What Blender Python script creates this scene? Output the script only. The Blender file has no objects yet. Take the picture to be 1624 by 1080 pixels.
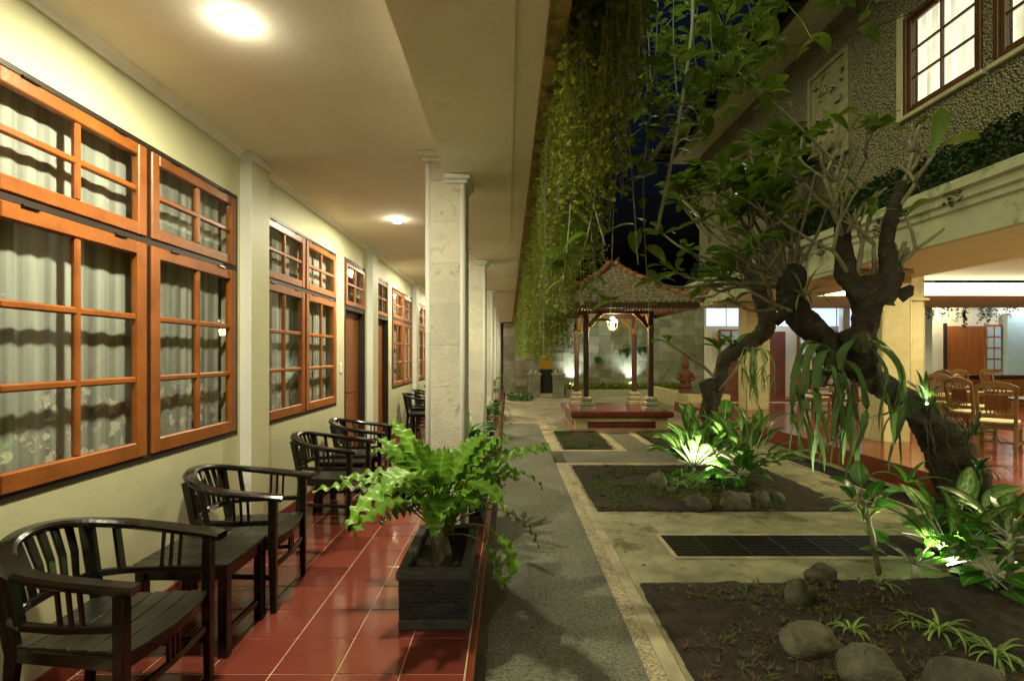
import bpy, math, random
from mathutils import Vector, Matrix, noise
R = math.radians
rnd = random.Random(7)
scene = bpy.context.scene
COL = scene.collection

# ------------------------------------------------------------------ camera, sky, exposure
F = 812.0; VX = 806.0; VY = 563.0; CZ = 1.5      # focal length in photo pixels, vanishing point, eye height
cam = bpy.data.objects.new('camera', bpy.data.cameras.new('camera'))
COL.objects.link(cam)
cam.location = (0, 0, CZ); cam.rotation_euler = (R(90), 0, 0)
cam.data.sensor_width = 36; cam.data.lens = 18.0
cam.data.shift_x = 6 / 1624; cam.data.shift_y = 23 / 1624
cam.data.clip_start = 0.05; cam.data.clip_end = 1000
scene.camera = cam
W = bpy.data.worlds.new('World'); scene.world = W; W.use_nodes = True
wn = W.node_tree.nodes; wl = W.node_tree.links
sky = wn.new('ShaderNodeTexSky'); sky.sky_type = 'NISHITA'; sky.sun_disc = False
sky.sun_elevation = R(-4.0); sky.sun_rotation = R(200); sky.altitude = 50
tint = wn.new('ShaderNodeMixRGB'); tint.blend_type = 'MULTIPLY'; tint.inputs[0].default_value = 1.0; tint.inputs[2].default_value = (0.35, 0.62, 1.0, 1)
wl.new(sky.outputs[0], tint.inputs[1]); wl.new(tint.outputs[0], wn['Background'].inputs[0]); wn['Background'].inputs[1].default_value = 0.28
moon = bpy.data.objects.new('moon', bpy.data.lights.new('moon', 'SUN')); COL.objects.link(moon)
moon.data.energy = 1.25; moon.data.angle = R(70); moon.data.color = (0.98, 1.0, 0.56)          # added soft fill over the courtyard, standing in for night-sky glow
moon.rotation_euler = Vector((0.62, 0.52, -0.60)).to_track_quat('-Z', 'Y').to_euler()
scene.view_settings.view_transform = 'Standard'; scene.view_settings.look = 'None'
scene.view_settings.exposure = 0.95; scene.view_settings.gamma = 1.0
scene.render.engine = 'CYCLES'
cy = scene.cycles
cy.use_denoising = True; cy.denoiser = 'OPENIMAGEDENOISE'
cy.max_bounces = 8; cy.diffuse_bounces = 6; cy.glossy_bounces = 3; cy.transparent_max_bounces = 12
cy.sample_clamp_indirect = 6.0; cy.caustics_reflective = False; cy.caustics_refractive = False
LAMP = (1.0, 0.91, 0.62)          # greenish warm fluorescent
P_CORR, P_RIGHT, P_SPOT, P_LANT = 41, 215, 175, 60

def P(px, py, Y):                 # a photo pixel at distance Y
    return Vector(((px - VX) / F * Y, Y, CZ + (VY - py) / F * Y))

# ------------------------------------------------------------------ materials
def newmat(name):
    m = bpy.data.materials.new(name); m.use_nodes = True
    return m, m.node_tree.nodes, m.node_tree.links, m.node_tree.nodes['Principled BSDF']

def mat(name, col, rough=0.6, var=0.25, scale=6.0, bump=0.0, bscale=None, col2=None, metal=0.0, spec=0.5,
        rand=0.0, stretch=(1, 1, 1), detail=5.0, coat=0.0, spots=None, roughvar=0.0):
    m, n, l, b = newmat(name)
    tc = n.new('ShaderNodeTexCoord'); mp = n.new('ShaderNodeMapping'); mp.inputs['Scale'].default_value = stretch
    geo = n.new('ShaderNodeNewGeometry')
    l.new(geo.outputs['Position'], mp.inputs[0])
    nt = n.new('ShaderNodeTexNoise'); nt.inputs['Scale'].default_value = scale; nt.inputs['Detail'].default_value = detail
    nt.inputs['Roughness'].default_value = 0.62
    l.new(mp.outputs[0], nt.inputs['Vector'])
    ramp = n.new('ShaderNodeValToRGB')
    c2 = col2 or tuple(c * (1 - var) for c in col); c1 = col if col2 else tuple(min(1, c * (1 + var * 0.5)) for c in col)
    ramp.color_ramp.elements[0].position = 0.32; ramp.color_ramp.elements[1].position = 0.68
    ramp.color_ramp.elements[0].color = (*c2, 1); ramp.color_ramp.elements[1].color = (*c1, 1)
    l.new(nt.outputs['Fac'], ramp.inputs[0]); out = ramp.outputs[0]
    if spots:                     # (colour, scale, threshold, amount): stains of a second tone
        s = n.new('ShaderNodeTexNoise'); s.inputs['Scale'].default_value = spots[1]; s.inputs['Detail'].default_value = 8
        s.inputs['Roughness'].default_value = 0.7
        l.new(mp.outputs[0], s.inputs['Vector'])
        r2 = n.new('ShaderNodeValToRGB'); r2.color_ramp.elements[0].position = spots[2]; r2.color_ramp.elements[1].position = spots[2] + 0.09
        r2.color_ramp.elements[0].color = (0, 0, 0, 1); r2.color_ramp.elements[1].color = (spots[3],) * 3 + (1,)
        mx = n.new('ShaderNodeMixRGB'); mx.inputs[2].default_value = (*spots[0], 1)
        l.new(s.outputs['Fac'], r2.inputs[0]); l.new(r2.outputs[0], mx.inputs[0]); l.new(out, mx.inputs[1]); out = mx.outputs[0]
    if rand:
        oi = n.new('ShaderNodeObjectInfo'); mr = n.new('ShaderNodeMapRange')
        mr.inputs[3].default_value = 1 - rand; mr.inputs[4].default_value = 1 + rand
        hs = n.new('ShaderNodeHueSaturation'); l.new(oi.outputs['Random'], mr.inputs[0])
        l.new(mr.outputs[0], hs.inputs['Value']); l.new(out, hs.inputs['Color']); out = hs.outputs[0]
    l.new(out, b.inputs['Base Color'])
    b.inputs['Roughness'].default_value = rough; b.inputs['Metallic'].default_value = metal
    b.inputs['Specular IOR Level'].default_value = spec
    if coat: b.inputs['Coat Weight'].default_value = coat; b.inputs['Coat Roughness'].default_value = 0.08
    if roughvar:
        rr = n.new('ShaderNodeMapRange'); rr.inputs[3].default_value = rough - roughvar; rr.inputs[4].default_value = rough + roughvar
        l.new(nt.outputs['Fac'], rr.inputs[0]); l.new(rr.outputs[0], b.inputs['Roughness'])
    if bump:
        bt = n.new('ShaderNodeTexNoise'); bt.inputs['Scale'].default_value = bscale or scale * 6; bt.inputs['Detail'].default_value = 4
        l.new(mp.outputs[0], bt.inputs['Vector'])
        bp = n.new('ShaderNodeBump'); bp.inputs['Strength'].default_value = bump; bp.inputs['Distance'].default_value = 0.02
        l.new(bt.outputs['Fac'], bp.inputs['Height']); l.new(bp.outputs[0], b.inputs['Normal'])
    return m

def leafmat(name, col, col2, rough=0.45, trans=0.3, stripe=None, rand=0.25, blotch=None):
    m, n, l, b = newmat(name)
    geo = n.new('ShaderNodeNewGeometry'); nt = n.new('ShaderNodeTexNoise'); nt.inputs['Scale'].default_value = 9
    l.new(geo.outputs['Position'], nt.inputs['Vector'])
    mx = n.new('ShaderNodeMixRGB'); mx.inputs[1].default_value = (*col, 1); mx.inputs[2].default_value = (*col2, 1)
    l.new(nt.outputs['Fac'], mx.inputs[0]); out = mx.outputs[0]
    if stripe or blotch:
        uv = n.new('ShaderNodeUVMap'); sp = n.new('ShaderNodeSeparateXYZ'); l.new(uv.outputs[0], sp.inputs[0])
        if stripe:               # (colour, lo, hi): a stripe along the midrib
            d = n.new('ShaderNodeMath'); d.operation = 'SUBTRACT'; d.inputs[1].default_value = 0.5; l.new(sp.outputs[0], d.inputs[0])
            a = n.new('ShaderNodeMath'); a.operation = 'ABSOLUTE'; l.new(d.outputs[0], a.inputs[0])
            mr = n.new('ShaderNodeMapRange'); mr.inputs[1].default_value = stripe[1]; mr.inputs[2].default_value = stripe[2]
            mr.inputs[3].default_value = 1; mr.inputs[4].default_value = 0; l.new(a.outputs[0], mr.inputs[0]); fac = mr.outputs[0]
            if blotch:
                wv = n.new('ShaderNodeTexNoise'); wv.inputs['Scale'].default_value = blotch; wv.inputs['Detail'].default_value = 3
                l.new(uv.outputs[0], wv.inputs['Vector'])
                mu = n.new('ShaderNodeMath'); mu.operation = 'MULTIPLY_ADD'; mu.inputs[1].default_value = 3.0; mu.inputs[2].default_value = -1.0; mu.use_clamp = True
                l.new(wv.outputs['Fac'], mu.inputs[0])
                m2 = n.new('ShaderNodeMath'); m2.operation = 'MULTIPLY'; l.new(mu.outputs[0], m2.inputs[0]); l.new(fac, m2.inputs[1]); fac = m2.outputs[0]
            mx2 = n.new('ShaderNodeMixRGB'); mx2.inputs[2].default_value = (*stripe[0], 1); l.new(fac, mx2.inputs[0]); l.new(out, mx2.inputs[1]); out = mx2.outputs[0]
    oi = n.new('ShaderNodeObjectInfo'); mr = n.new('ShaderNodeMapRange'); mr.inputs[3].default_value = 1 - rand; mr.inputs[4].default_value = 1 + rand
    l.new(oi.outputs['Random'], mr.inputs[0])
    hs = n.new('ShaderNodeHueSaturation'); l.new(mr.outputs[0], hs.inputs['Value']); l.new(out, hs.inputs['Color']); out = hs.outputs[0]
    l.new(out, b.inputs['Base Color']); b.inputs['Roughness'].default_value = rough; b.inputs['Specular IOR Level'].default_value = 0.4
    tr = n.new('ShaderNodeBsdfTranslucent'); l.new(out, tr.inputs[0])
    ms = n.new('ShaderNodeMixShader'); ms.inputs[0].default_value = trans
    l.new(b.outputs[0], ms.inputs[1]); l.new(tr.outputs[0], ms.inputs[2])
    l.new(ms.outputs[0], n['Material Output'].inputs[0])
    return m

def emis(name, col, strength):
    m, n, l, b = newmat(name)
    b.inputs['Base Color'].default_value = (0.8, 0.8, 0.8, 1)
    b.inputs['Emission Color'].default_value = (*col, 1); b.inputs['Emission Strength'].default_value = strength
    return m

def glassmat(name, tint=(0.92, 0.93, 0.90)):
    m, n, l, b = newmat(name)
    t = n.new('ShaderNodeBsdfTransparent'); t.inputs[0].default_value = (*tint, 1)
    g = n.new('ShaderNodeBsdfGlossy'); g.inputs['Roughness'].default_value = 0.015; g.inputs[0].default_value = (1, 1, 1, 1)
    fr = n.new('ShaderNodeLayerWeight'); fr.inputs[0].default_value = 0.5
    pw = n.new('ShaderNodeMath'); pw.operation = 'POWER'; pw.inputs[1].default_value = 4.5; l.new(fr.outputs['Facing'], pw.inputs[0])
    ma = n.new('ShaderNodeMath'); ma.operation = 'MULTIPLY_ADD'; ma.inputs[1].default_value = 0.7; ma.inputs[2].default_value = 0.04; l.new(pw.outputs[0], ma.inputs[0])
    ms = n.new('ShaderNodeMixShader'); l.new(ma.outputs[0], ms.inputs[0]); l.new(t.outputs[0], ms.inputs[1]); l.new(g.outputs[0], ms.inputs[2])
    l.new(ms.outputs[0], n['Material Output'].inputs[0])
    return m

def lacemat(name):
    m, n, l, b = newmat(name)
    uv = n.new('ShaderNodeUVMap')
    mp = n.new('ShaderNodeMapping'); l.new(uv.outputs[0], mp.inputs[0])      # uv in metres: u along the cloth, v up
    v = n.new('ShaderNodeTexVoronoi'); v.inputs['Scale'].default_value = 11; v.feature = 'F1'
    ns = n.new('ShaderNodeTexNoise'); ns.inputs['Scale'].default_value = 22; ns.inputs['Detail'].default_value = 2
    l.new(mp.outputs[0], ns.inputs['Vector'])
    ad = n.new('ShaderNodeMixRGB'); ad.blend_type = 'LINEAR_LIGHT'; ad.inputs[0].default_value = 0.06
    l.new(mp.outputs[0], ad.inputs[1]); l.new(ns.outputs['Color'], ad.inputs[2]); l.new(ad.outputs[0], v.inputs['Vector'])
    fl = n.new('ShaderNodeMapRange'); fl.inputs[1].default_value = 0.28; fl.inputs[2].default_value = 0.42; fl.inputs[3].default_value = 1; fl.inputs[4].default_value = 0
    l.new(v.outputs['Distance'], fl.inputs[0])
    sp = n.new('ShaderNodeSeparateXYZ'); l.new(uv.outputs[0], sp.inputs[0])
    lo = n.new('ShaderNodeMapRange'); lo.inputs[1].default_value = 0.42; lo.inputs[2].default_value = 0.62; lo.inputs[3].default_value = 1; lo.inputs[4].default_value = 0
    nz = n.new('ShaderNodeTexNoise'); nz.inputs['Scale'].default_value = 4.5; l.new(uv.outputs[0], nz.inputs['Vector'])
    av = n.new('ShaderNodeMath'); av.operation = 'MULTIPLY_ADD'; av.inputs[1].default_value = 0.5; l.new(nz.outputs['Fac'], av.inputs[0])
    sb = n.new('ShaderNodeMath'); sb.operation = 'SUBTRACT'; sb.inputs[1].default_value = 0.25; l.new(sp.outputs[1], sb.inputs[0]); l.new(sb.outputs[0], av.inputs[2])
    l.new(av.outputs[0], lo.inputs[0])
    mu = n.new('ShaderNodeMath'); mu.operation = 'MULTIPLY'; l.new(fl.outputs[0], mu.inputs[0]); l.new(lo.outputs[0], mu.inputs[1])
    pm_ = n.new('ShaderNodeMapping'); pm_.inputs['Scale'].default_value = (16, 0.25, 1); l.new(uv.outputs[0], pm_.inputs[0])      # fold shading painted as alpha stripes, like gauze gathered denser
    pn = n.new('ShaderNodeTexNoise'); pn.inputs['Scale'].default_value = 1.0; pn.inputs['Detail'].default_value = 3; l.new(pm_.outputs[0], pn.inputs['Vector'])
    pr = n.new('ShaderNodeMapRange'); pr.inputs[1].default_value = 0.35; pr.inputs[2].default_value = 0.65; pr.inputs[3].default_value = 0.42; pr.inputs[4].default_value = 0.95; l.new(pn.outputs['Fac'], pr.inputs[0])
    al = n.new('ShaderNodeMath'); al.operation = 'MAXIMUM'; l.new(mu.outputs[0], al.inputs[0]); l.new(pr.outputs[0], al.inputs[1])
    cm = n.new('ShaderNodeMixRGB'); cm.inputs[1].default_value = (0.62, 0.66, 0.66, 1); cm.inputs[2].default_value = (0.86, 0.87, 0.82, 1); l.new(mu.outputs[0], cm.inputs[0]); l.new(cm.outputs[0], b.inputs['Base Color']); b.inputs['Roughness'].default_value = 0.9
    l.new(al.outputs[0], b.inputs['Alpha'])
    return m

def pebblemat(name):
    m, n, l, b = newmat(name)
    geo = n.new('ShaderNodeNewGeometry')
    v = n.new('ShaderNodeTexVoronoi'); v.inputs['Scale'].default_value = 38; l.new(geo.outputs['Position'], v.inputs['Vector'])
    ns = n.new('ShaderNodeTexNoise'); ns.inputs['Scale'].default_value = 1.3; l.new(geo.outputs['Position'], ns.inputs['Vector'])
    r = n.new('ShaderNodeValToRGB'); r.color_ramp.elements[0].position = 0.2; r.color_ramp.elements[1].position = 0.75
    r.color_ramp.elements[0].color = (0.50, 0.42, 0.22, 1); r.color_ramp.elements[1].color = (0.17, 0.14, 0.06, 1)
    l.new(v.outputs['Distance'], r.inputs[0])
    mx = n.new('ShaderNodeMixRGB'); mx.blend_type = 'MULTIPLY'; mx.inputs[0].default_value = 0.3
    l.new(r.outputs[0], mx.inputs[1]); l.new(v.outputs['Color'], mx.inputs[2])
    sat = n.new('ShaderNodeHueSaturation'); sat.inputs['Saturation'].default_value = 0.85; l.new(mx.outputs[0], sat.inputs['Color'])
    l.new(sat.outputs[0], b.inputs['Base Color']); b.inputs['Roughness'].default_value = 0.9
    inv = n.new('ShaderNodeMath'); inv.operation = 'SUBTRACT'; inv.inputs[0].default_value = 1; l.new(v.outputs['Distance'], inv.inputs[1])
    bp = n.new('ShaderNodeBump'); bp.inputs['Strength'].default_value = 1.0; bp.inputs['Distance'].default_value = 0.05
    l.new(inv.outputs[0], bp.inputs['Height']); l.new(bp.outputs[0], b.inputs['Normal'])
    return m

def asphaltmat(name, col, col2, scale=170, bump=0.6, rough=0.85):
    m, n, l, b = newmat(name)
    geo = n.new('ShaderNodeNewGeometry')
    v = n.new('ShaderNodeTexVoronoi'); v.inputs['Scale'].default_value = scale; l.new(geo.outputs['Position'], v.inputs['Vector'])
    ns = n.new('ShaderNodeTexNoise'); ns.inputs['Scale'].default_value = 1.6; ns.inputs['Detail'].default_value = 7; l.new(geo.outputs['Position'], ns.inputs['Vector'])
    sep = n.new('ShaderNodeSeparateXYZ'); l.new(v.outputs['Color'], sep.inputs[0])
    mx = n.new('ShaderNodeMixRGB'); mx.inputs[1].default_value = (*col, 1); mx.inputs[2].default_value = (*col2, 1)
    l.new(sep.outputs[0], mx.inputs[0])
    m2 = n.new('ShaderNodeMixRGB'); m2.blend_type = 'MULTIPLY'; m2.inputs[0].default_value = 0.55
    rp = n.new('ShaderNodeValToRGB'); rp.color_ramp.elements[0].position = 0.3; rp.color_ramp.elements[1].position = 0.7
    rp.color_ramp.elements[0].color = (0.45, 0.45, 0.45, 1); rp.color_ramp.elements[1].color = (1.15, 1.15, 1.15, 1)
    l.new(ns.outputs['Fac'], rp.inputs[0]); l.new(mx.outputs[0], m2.inputs[1]); l.new(rp.outputs[0], m2.inputs[2])
    l.new(m2.outputs[0], b.inputs['Base Color']); b.inputs['Roughness'].default_value = rough
    bp = n.new('ShaderNodeBump'); bp.inputs['Strength'].default_value = bump; bp.inputs['Distance'].default_value = 0.006
    l.new(v.outputs['Distance'], bp.inputs['Height']); l.new(bp.outputs[0], b.inputs['Normal'])
    return m

M = dict(
    wall=mat('cream_wall_paint', (0.59, 0.58, 0.37), 0.55, 0.06, 2.5, 0.05, 60, spots=((0.51, 0.48, 0.29), 1.6, 0.60, 0.5)),
    wall_white=mat('white_trim_paint', (0.72, 0.75, 0.70), 0.5, 0.05, 3, 0.04, 50),
    ceiling=mat('ceiling_plaster', (0.84, 0.80, 0.70), 0.8, 0.06, 1.2, 0.08, 30, spots=((0.72, 0.68, 0.56), 2.2, 0.58, 0.5)),
    beam=mat('beam_plaster', (0.90, 0.87, 0.77), 0.8, 0.10, 1.5, 0.10, 25, spots=((0.78, 0.73, 0.60), 3.0, 0.60, 0.6)),
    moss=mat('mossy_plaster', (0.34, 0.28, 0.08), 0.9, 0.4, 8, 0.5, 40, spots=((0.06, 0.09, 0.02), 6, 0.5, 0.9)),
    darkwood=mat('dark_frame_wood', (0.022, 0.013, 0.008), 0.5, 0.4, 5, 0.05, 40),
    orange=mat('orange_painted_wood', (0.30, 0.090, 0.012), 0.42, 0.30, 5, 0.10, 35, rand=0.10, roughvar=0.08, spots=((0.22, 0.05, 0.008), 5, 0.62, 0.6)),
    door=mat('brown_door_wood', (0.27, 0.085, 0.018), 0.38, 0.25, 3, 0.12, 30, stretch=(3, 3, 0.3)),
    hinge=mat('dark_hinge_metal', (0.06, 0.05, 0.04), 0.4, 0.3, 20, metal=0.8),
    glass=glassmat('window_glass'),
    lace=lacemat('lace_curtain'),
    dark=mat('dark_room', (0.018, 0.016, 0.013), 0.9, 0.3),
    chair=mat('black_lacquered_wood', (0.006, 0.0055, 0.0035), 0.20, 0.3, 8, 0.04, 50, coat=0.15, rand=0.15),
    chairseat=mat('dark_seat_wood', (0.013, 0.0135, 0.008), 0.30, 0.35, 8, 0.10, 60, rand=0.25, stretch=(4, 0.6, 1)),
    tile=mat('red_floor_tile', (0.165, 0.038, 0.026), 0.12, 0.12, 3, 0.03, 14, rand=0.22, roughvar=0.05, spots=((0.12, 0.03, 0.022), 4, 0.60, 0.5)),
    grout=mat('tile_grout', (0.52, 0.36, 0.25), 0.8, 0.25),
    rtile=mat('red_dining_tile', (0.24, 0.055, 0.026), 0.14, 0.2, 3, 0.03, 12, rand=0.22),
    skirt=mat('red_skirting_tile', (0.20, 0.040, 0.022), 0.25, 0.2, 4),
    stone=mat('cream_limestone', (0.66, 0.63, 0.52), 0.75, 0.14, 7, 0.45, 60, rand=0.14, spots=((0.34, 0.29, 0.18), 7, 0.58, 0.75)),
    ystone=mat('yellow_limestone', (0.62, 0.55, 0.32), 0.55, 0.12, 6, 0.20, 50, rand=0.06, spots=((0.42, 0.35, 0.16), 10, 0.57, 0.7)),
    planter=mat('black_lava_stone', (0.030, 0.033, 0.035), 0.75, 0.5, 14, 0.6, 90, rand=0.3),
    planter_rim=mat('grey_planter_rim', (0.060, 0.066, 0.060), 0.8, 0.4, 14, 0.5, 90),
    asphalt=asphaltmat('path_asphalt', (0.075, 0.080, 0.058), (0.25, 0.255, 0.18), 120),
    aggregate=asphaltmat('exposed_aggregate', (0.20, 0.17, 0.10), (0.62, 0.54, 0.34), 90, 0.9),
    concrete=mat('garden_concrete', (0.31, 0.30, 0.175), 0.85, 0.45, 3, 0.6, 45, spots=((0.085, 0.082, 0.035), 2.3, 0.535, 0.85)),
    concrete2=mat('kerb_concrete', (0.42, 0.37, 0.24), 0.85, 0.3, 5, 0.4, 45, spots=((0.16, 0.15, 0.07), 4, 0.58, 0.8)),
    paving=mat('pale_paving', (0.36, 0.32, 0.21), 0.7, 0.25, 3, 0.2, 30, rand=0.12),
    soil=mat('dark_soil', (0.030, 0.0195, 0.010), 0.95, 0.5, 12, 1.0, 70, spots=((0.075, 0.055, 0.028), 24, 0.58, 0.8)),
    ground=mat('bare_ground', (0.05, 0.045, 0.03), 0.95, 0.4),
    rock=mat('river_rock', (0.085, 0.078, 0.048), 0.7, 0.5, 9, 0.6, 60, rand=0.25, spots=((0.035, 0.042, 0.014), 5, 0.50, 0.85)),
    grate=mat('iron_grate', (0.018, 0.016, 0.012), 0.5, 0.4, 20, 0.2, 80, metal=0.5),
    blackmetal=mat('black_metal', (0.02, 0.02, 0.02), 0.45, 0.3, metal=0.4),
    bluewall=mat('pale_blue_wall', (0.42, 0.52, 0.52), 0.7, 0.1),
    whitewall=mat('white_rear_wall', (0.62, 0.58, 0.46), 0.7, 0.1, 2, spots=((0.42, 0.4, 0.3), 1.5, 0.6, 0.5)),
    pebble=pebblemat('pebble_dash_wall'),
    plaster=mat('weathered_fascia_plaster', (0.46, 0.44, 0.29), 0.8, 0.2, 2.5, 0.2, 30, spots=((0.20, 0.22, 0.11), 2.2, 0.52, 0.8)),
    soffit=mat('pale_soffit_paint', (0.62, 0.66, 0.50), 0.8, 0.08, 2),
    panelstone=mat('weathered_relief_stone', (0.30, 0.27, 0.15), 0.85, 0.3, 6, 0.4, 40, spots=((0.16, 0.16, 0.08), 5, 0.55, 0.7)),
    eave=mat('eave_soffit_paint', (0.5, 0.45, 0.28), 0.8, 0.15),
    rooftile=mat('mossy_roof_tile', (0.24, 0.175, 0.105), 0.85, 0.5, 8, 0.5, 40, spots=((0.10, 0.11, 0.06), 7, 0.50, 0.8)),
    ridge=mat('terracotta_ridge_tile', (0.27, 0.11, 0.05), 0.8, 0.4, 8, 0.4, 40, rand=0.2),
    darkroof=mat('dark_roof_tile', (0.06, 0.04, 0.03), 0.9, 0.4, 8),
    pavwood=mat('pavilion_dark_wood', (0.055, 0.026, 0.014), 0.5, 0.4, 5, 0.2, 50, stretch=(1, 1, 0.25)),
    gold=mat('gilded_carving', (0.22, 0.115, 0.035), 0.5, 0.6, 30, 0.8, 90, metal=0.3),
    maroon=mat('maroon_tile', (0.15, 0.032, 0.022), 0.22, 0.3, 4, rand=0.12),
    cream=mat('cream_base_paint', (0.55, 0.46, 0.24), 0.6, 0.15, 4),
    basestone=mat('pinkish_base_stone', (0.34, 0.20, 0.12), 0.7, 0.3, 6, 0.2, 40),
    pedestal=mat('grey_carved_stone', (0.36, 0.34, 0.25), 0.8, 0.3, 9, 0.4, 60),
    backstone=mat('back_wall_stone', (0.25, 0.24, 0.16), 0.8, 0.3, 4, 0.4, 30, rand=0.30, spots=((0.13, 0.13, 0.075), 3, 0.55, 0.7)),
    bark=mat('rough_bark', (0.040, 0.031, 0.019), 0.95, 0.6, 9, 1.0, 45, spots=((0.15, 0.135, 0.075), 13, 0.60, 0.8)),
    twig=mat('pale_twig_bark', (0.22, 0.19, 0.11), 0.8, 0.4, 14, 0.4, 80),
    stem=mat('green_stem', (0.16, 0.22, 0.05), 0.6, 0.3, 14),
    palestem=mat('pale_aerial_root', (0.36, 0.38, 0.26), 0.7, 0.25, 14),
    vinestem=mat('green_vine_stem', (0.20, 0.25, 0.07), 0.7, 0.3, 14),
    drystem=mat('dry_stem', (0.05, 0.045, 0.018), 0.7, 0.3, 14),
    vine=leafmat('curtain_vine_leaf', (0.27, 0.31, 0.035), (0.16, 0.22, 0.024), 0.6, 0.42),
    climber=leafmat('broad_climber_leaf', (0.19, 0.29, 0.035), (0.12, 0.21, 0.022), 0.45, 0.42, stripe=((0.24, 0.34, 0.08), 0.0, 0.06)),
    fern=leafmat('fern_leaf', (0.17, 0.35, 0.030), (0.10, 0.24, 0.020), 0.38, 0.35, stripe=((0.24, 0.40, 0.07), 0.0, 0.07)),
    strap=leafmat('strap_leaf', (0.10, 0.24, 0.025), (0.05, 0.14, 0.015), 0.4, 0.3),
    frang=leafmat('frangipani_leaf', (0.16, 0.25, 0.028), (0.11, 0.19, 0.018), 0.42, 0.42, stripe=((0.16, 0.24, 0.05), 0.0, 0.06)),
    dief=leafmat('dieffenbachia_leaf', (0.06, 0.17, 0.018), (0.035, 0.11, 0.012), 0.35, 0.3, stripe=((0.46, 0.58, 0.22), 0.10, 0.42), blotch=7),
    glossleaf=leafmat('glossy_green_leaf', (0.06, 0.20, 0.02), (0.035, 0.12, 0.012), 0.3, 0.3, stripe=((0.22, 0.38, 0.10), 0.0, 0.06)),
    spider=leafmat('striped_spider_leaf', (0.19, 0.32, 0.06), (0.14, 0.26, 0.045), 0.45, 0.3, stripe=((0.55, 0.56, 0.30), 0.0, 0.16)),
    ivy=leafmat('dark_ivy_leaf', (0.05, 0.10, 0.022), (0.028, 0.065, 0.013), 0.5, 0.2),
    stag=leafmat('staghorn_leaf', (0.16, 0.25, 0.08), (0.11, 0.19, 0.055), 0.55, 0.3),
    orchid=leafmat('dark_orchid_leaf', (0.035, 0.09, 0.015), (0.02, 0.06, 0.01), 0.4, 0.25),
    grass=leafmat('low_ground_cover', (0.10, 0.14, 0.025), (0.06, 0.085, 0.018), 0.7, 0.2),
    weed=leafmat('dry_pinkish_weed', (0.15, 0.10, 0.06), (0.10, 0.075, 0.04), 0.8, 0.2),
    teak=mat('golden_teak', (0.15, 0.078, 0.026), 0.35, 0.3, 6, 0.1, 40, rand=0.2, stretch=(1, 1, 0.3)),
    teakdark=mat('dark_teak', (0.12, 0.048, 0.016), 0.35, 0.3, 6, 0.1, 40, stretch=(1, 1, 0.3)),
    cushion=mat('cream_cushion', (0.62, 0.55, 0.38), 0.85, 0.08, 20, 0.1, 120),
    tabletop=mat('dark_table_top', (0.035, 0.022, 0.014), 0.2, 0.3),
    bluetint=mat('blue_grey_paint', (0.36, 0.46, 0.52), 0.6, 0.1),
    redbrown=mat('red_brown_door_paint', (0.16, 0.045, 0.025), 0.45, 0.2),
    statue=mat('reddish_statue_stone', (0.15, 0.055, 0.032), 0.8, 0.35, 12, 0.6, 50),
    yellowcloth=mat('yellow_cloth', (0.42, 0.24, 0.015), 0.85, 0.15),
    water=mat('dark_pond_water', (0.02, 0.035, 0.02), 0.06, 0.3, 4, 0.05, 20),
    paleblue=emis('blue_lit_glass', (0.45, 0.62, 0.95), 0.75),
    lampglow=emis('lamp_glow', (1.0, 0.93, 0.70), 22.0),
    coveglow=emis('cove_glow', (1.0, 0.93, 0.58), 5.0),
    lanternglow=emis('lantern_glow', (1.0, 0.82, 0.48), 14.0),
    spotglow=emis('spot_lens_glow', (0.92, 1.0, 0.72), 40.0),
    litcurtain=None,
)
def litcurtain():
    m, n, l, b = newmat('lit_room_curtain')
    uv = n.new('ShaderNodeUVMap'); wv = n.new('ShaderNodeTexNoise'); wv.inputs['Scale'].default_value = 1.0
    mp = n.new('ShaderNodeMapping'); mp.inputs['Scale'].default_value = (9, 0.5, 1); l.new(uv.outputs[0], mp.inputs[0]); l.new(mp.outputs[0], wv.inputs['Vector'])
    r = n.new('ShaderNodeValToRGB'); r.color_ramp.elements[0].color = (0.40, 0.35, 0.20, 1); r.color_ramp.elements[1].color = (1, 0.97, 0.78, 1)
    r.color_ramp.elements[0].position = 0.30; r.color_ramp.elements[1].position = 0.5
    l.new(wv.outputs['Fac'], r.inputs[0]); l.new(r.outputs[0], b.inputs['Emission Color']); b.inputs['Emission Strength'].default_value = 0.60
    b.inputs['Base Color'].default_value = (0.7, 0.68, 0.6, 1)
    return m
M['litcurtain'] = litcurtain()

# ------------------------------------------------------------------ mesh helpers
ORG = {}                          # world origin of every object made here
def wo(o): return ORG.get(o.name, Vector((0, 0, 0))) if o else Vector((0, 0, 0))

def tag(o, label=None, cat=None, group=None, kind=None):
    if label: o['label'] = label
    if cat: o['category'] = cat
    if group: o['group'] = group
    if kind: o['kind'] = kind
    return o

def empty(name, loc, label=None, cat=None, group=None, parent=None):
    o = bpy.data.objects.new(name, None); COL.objects.link(o); o.empty_display_size = 0.1
    loc = Vector(loc); o.location = loc - wo(parent); ORG[o.name] = loc
    if parent: o.parent = parent
    return tag(o, label, cat, group)

def rect(w, d, c=0.0):            # chamfered rectangle section
    a, b = w / 2, d / 2
    if c <= 0: return [(-a, -b), (a, -b), (a, b), (-a, b)]
    return [(-a + c, -b), (a - c, -b), (a, -b + c), (a, b - c), (a - c, b), (-a + c, b), (-a, b - c), (-a, -b + c)]
def circ(r, n=8): return [(r * math.cos(2 * math.pi * k / n), r * math.sin(2 * math.pi * k / n)) for k in range(n)]

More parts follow.
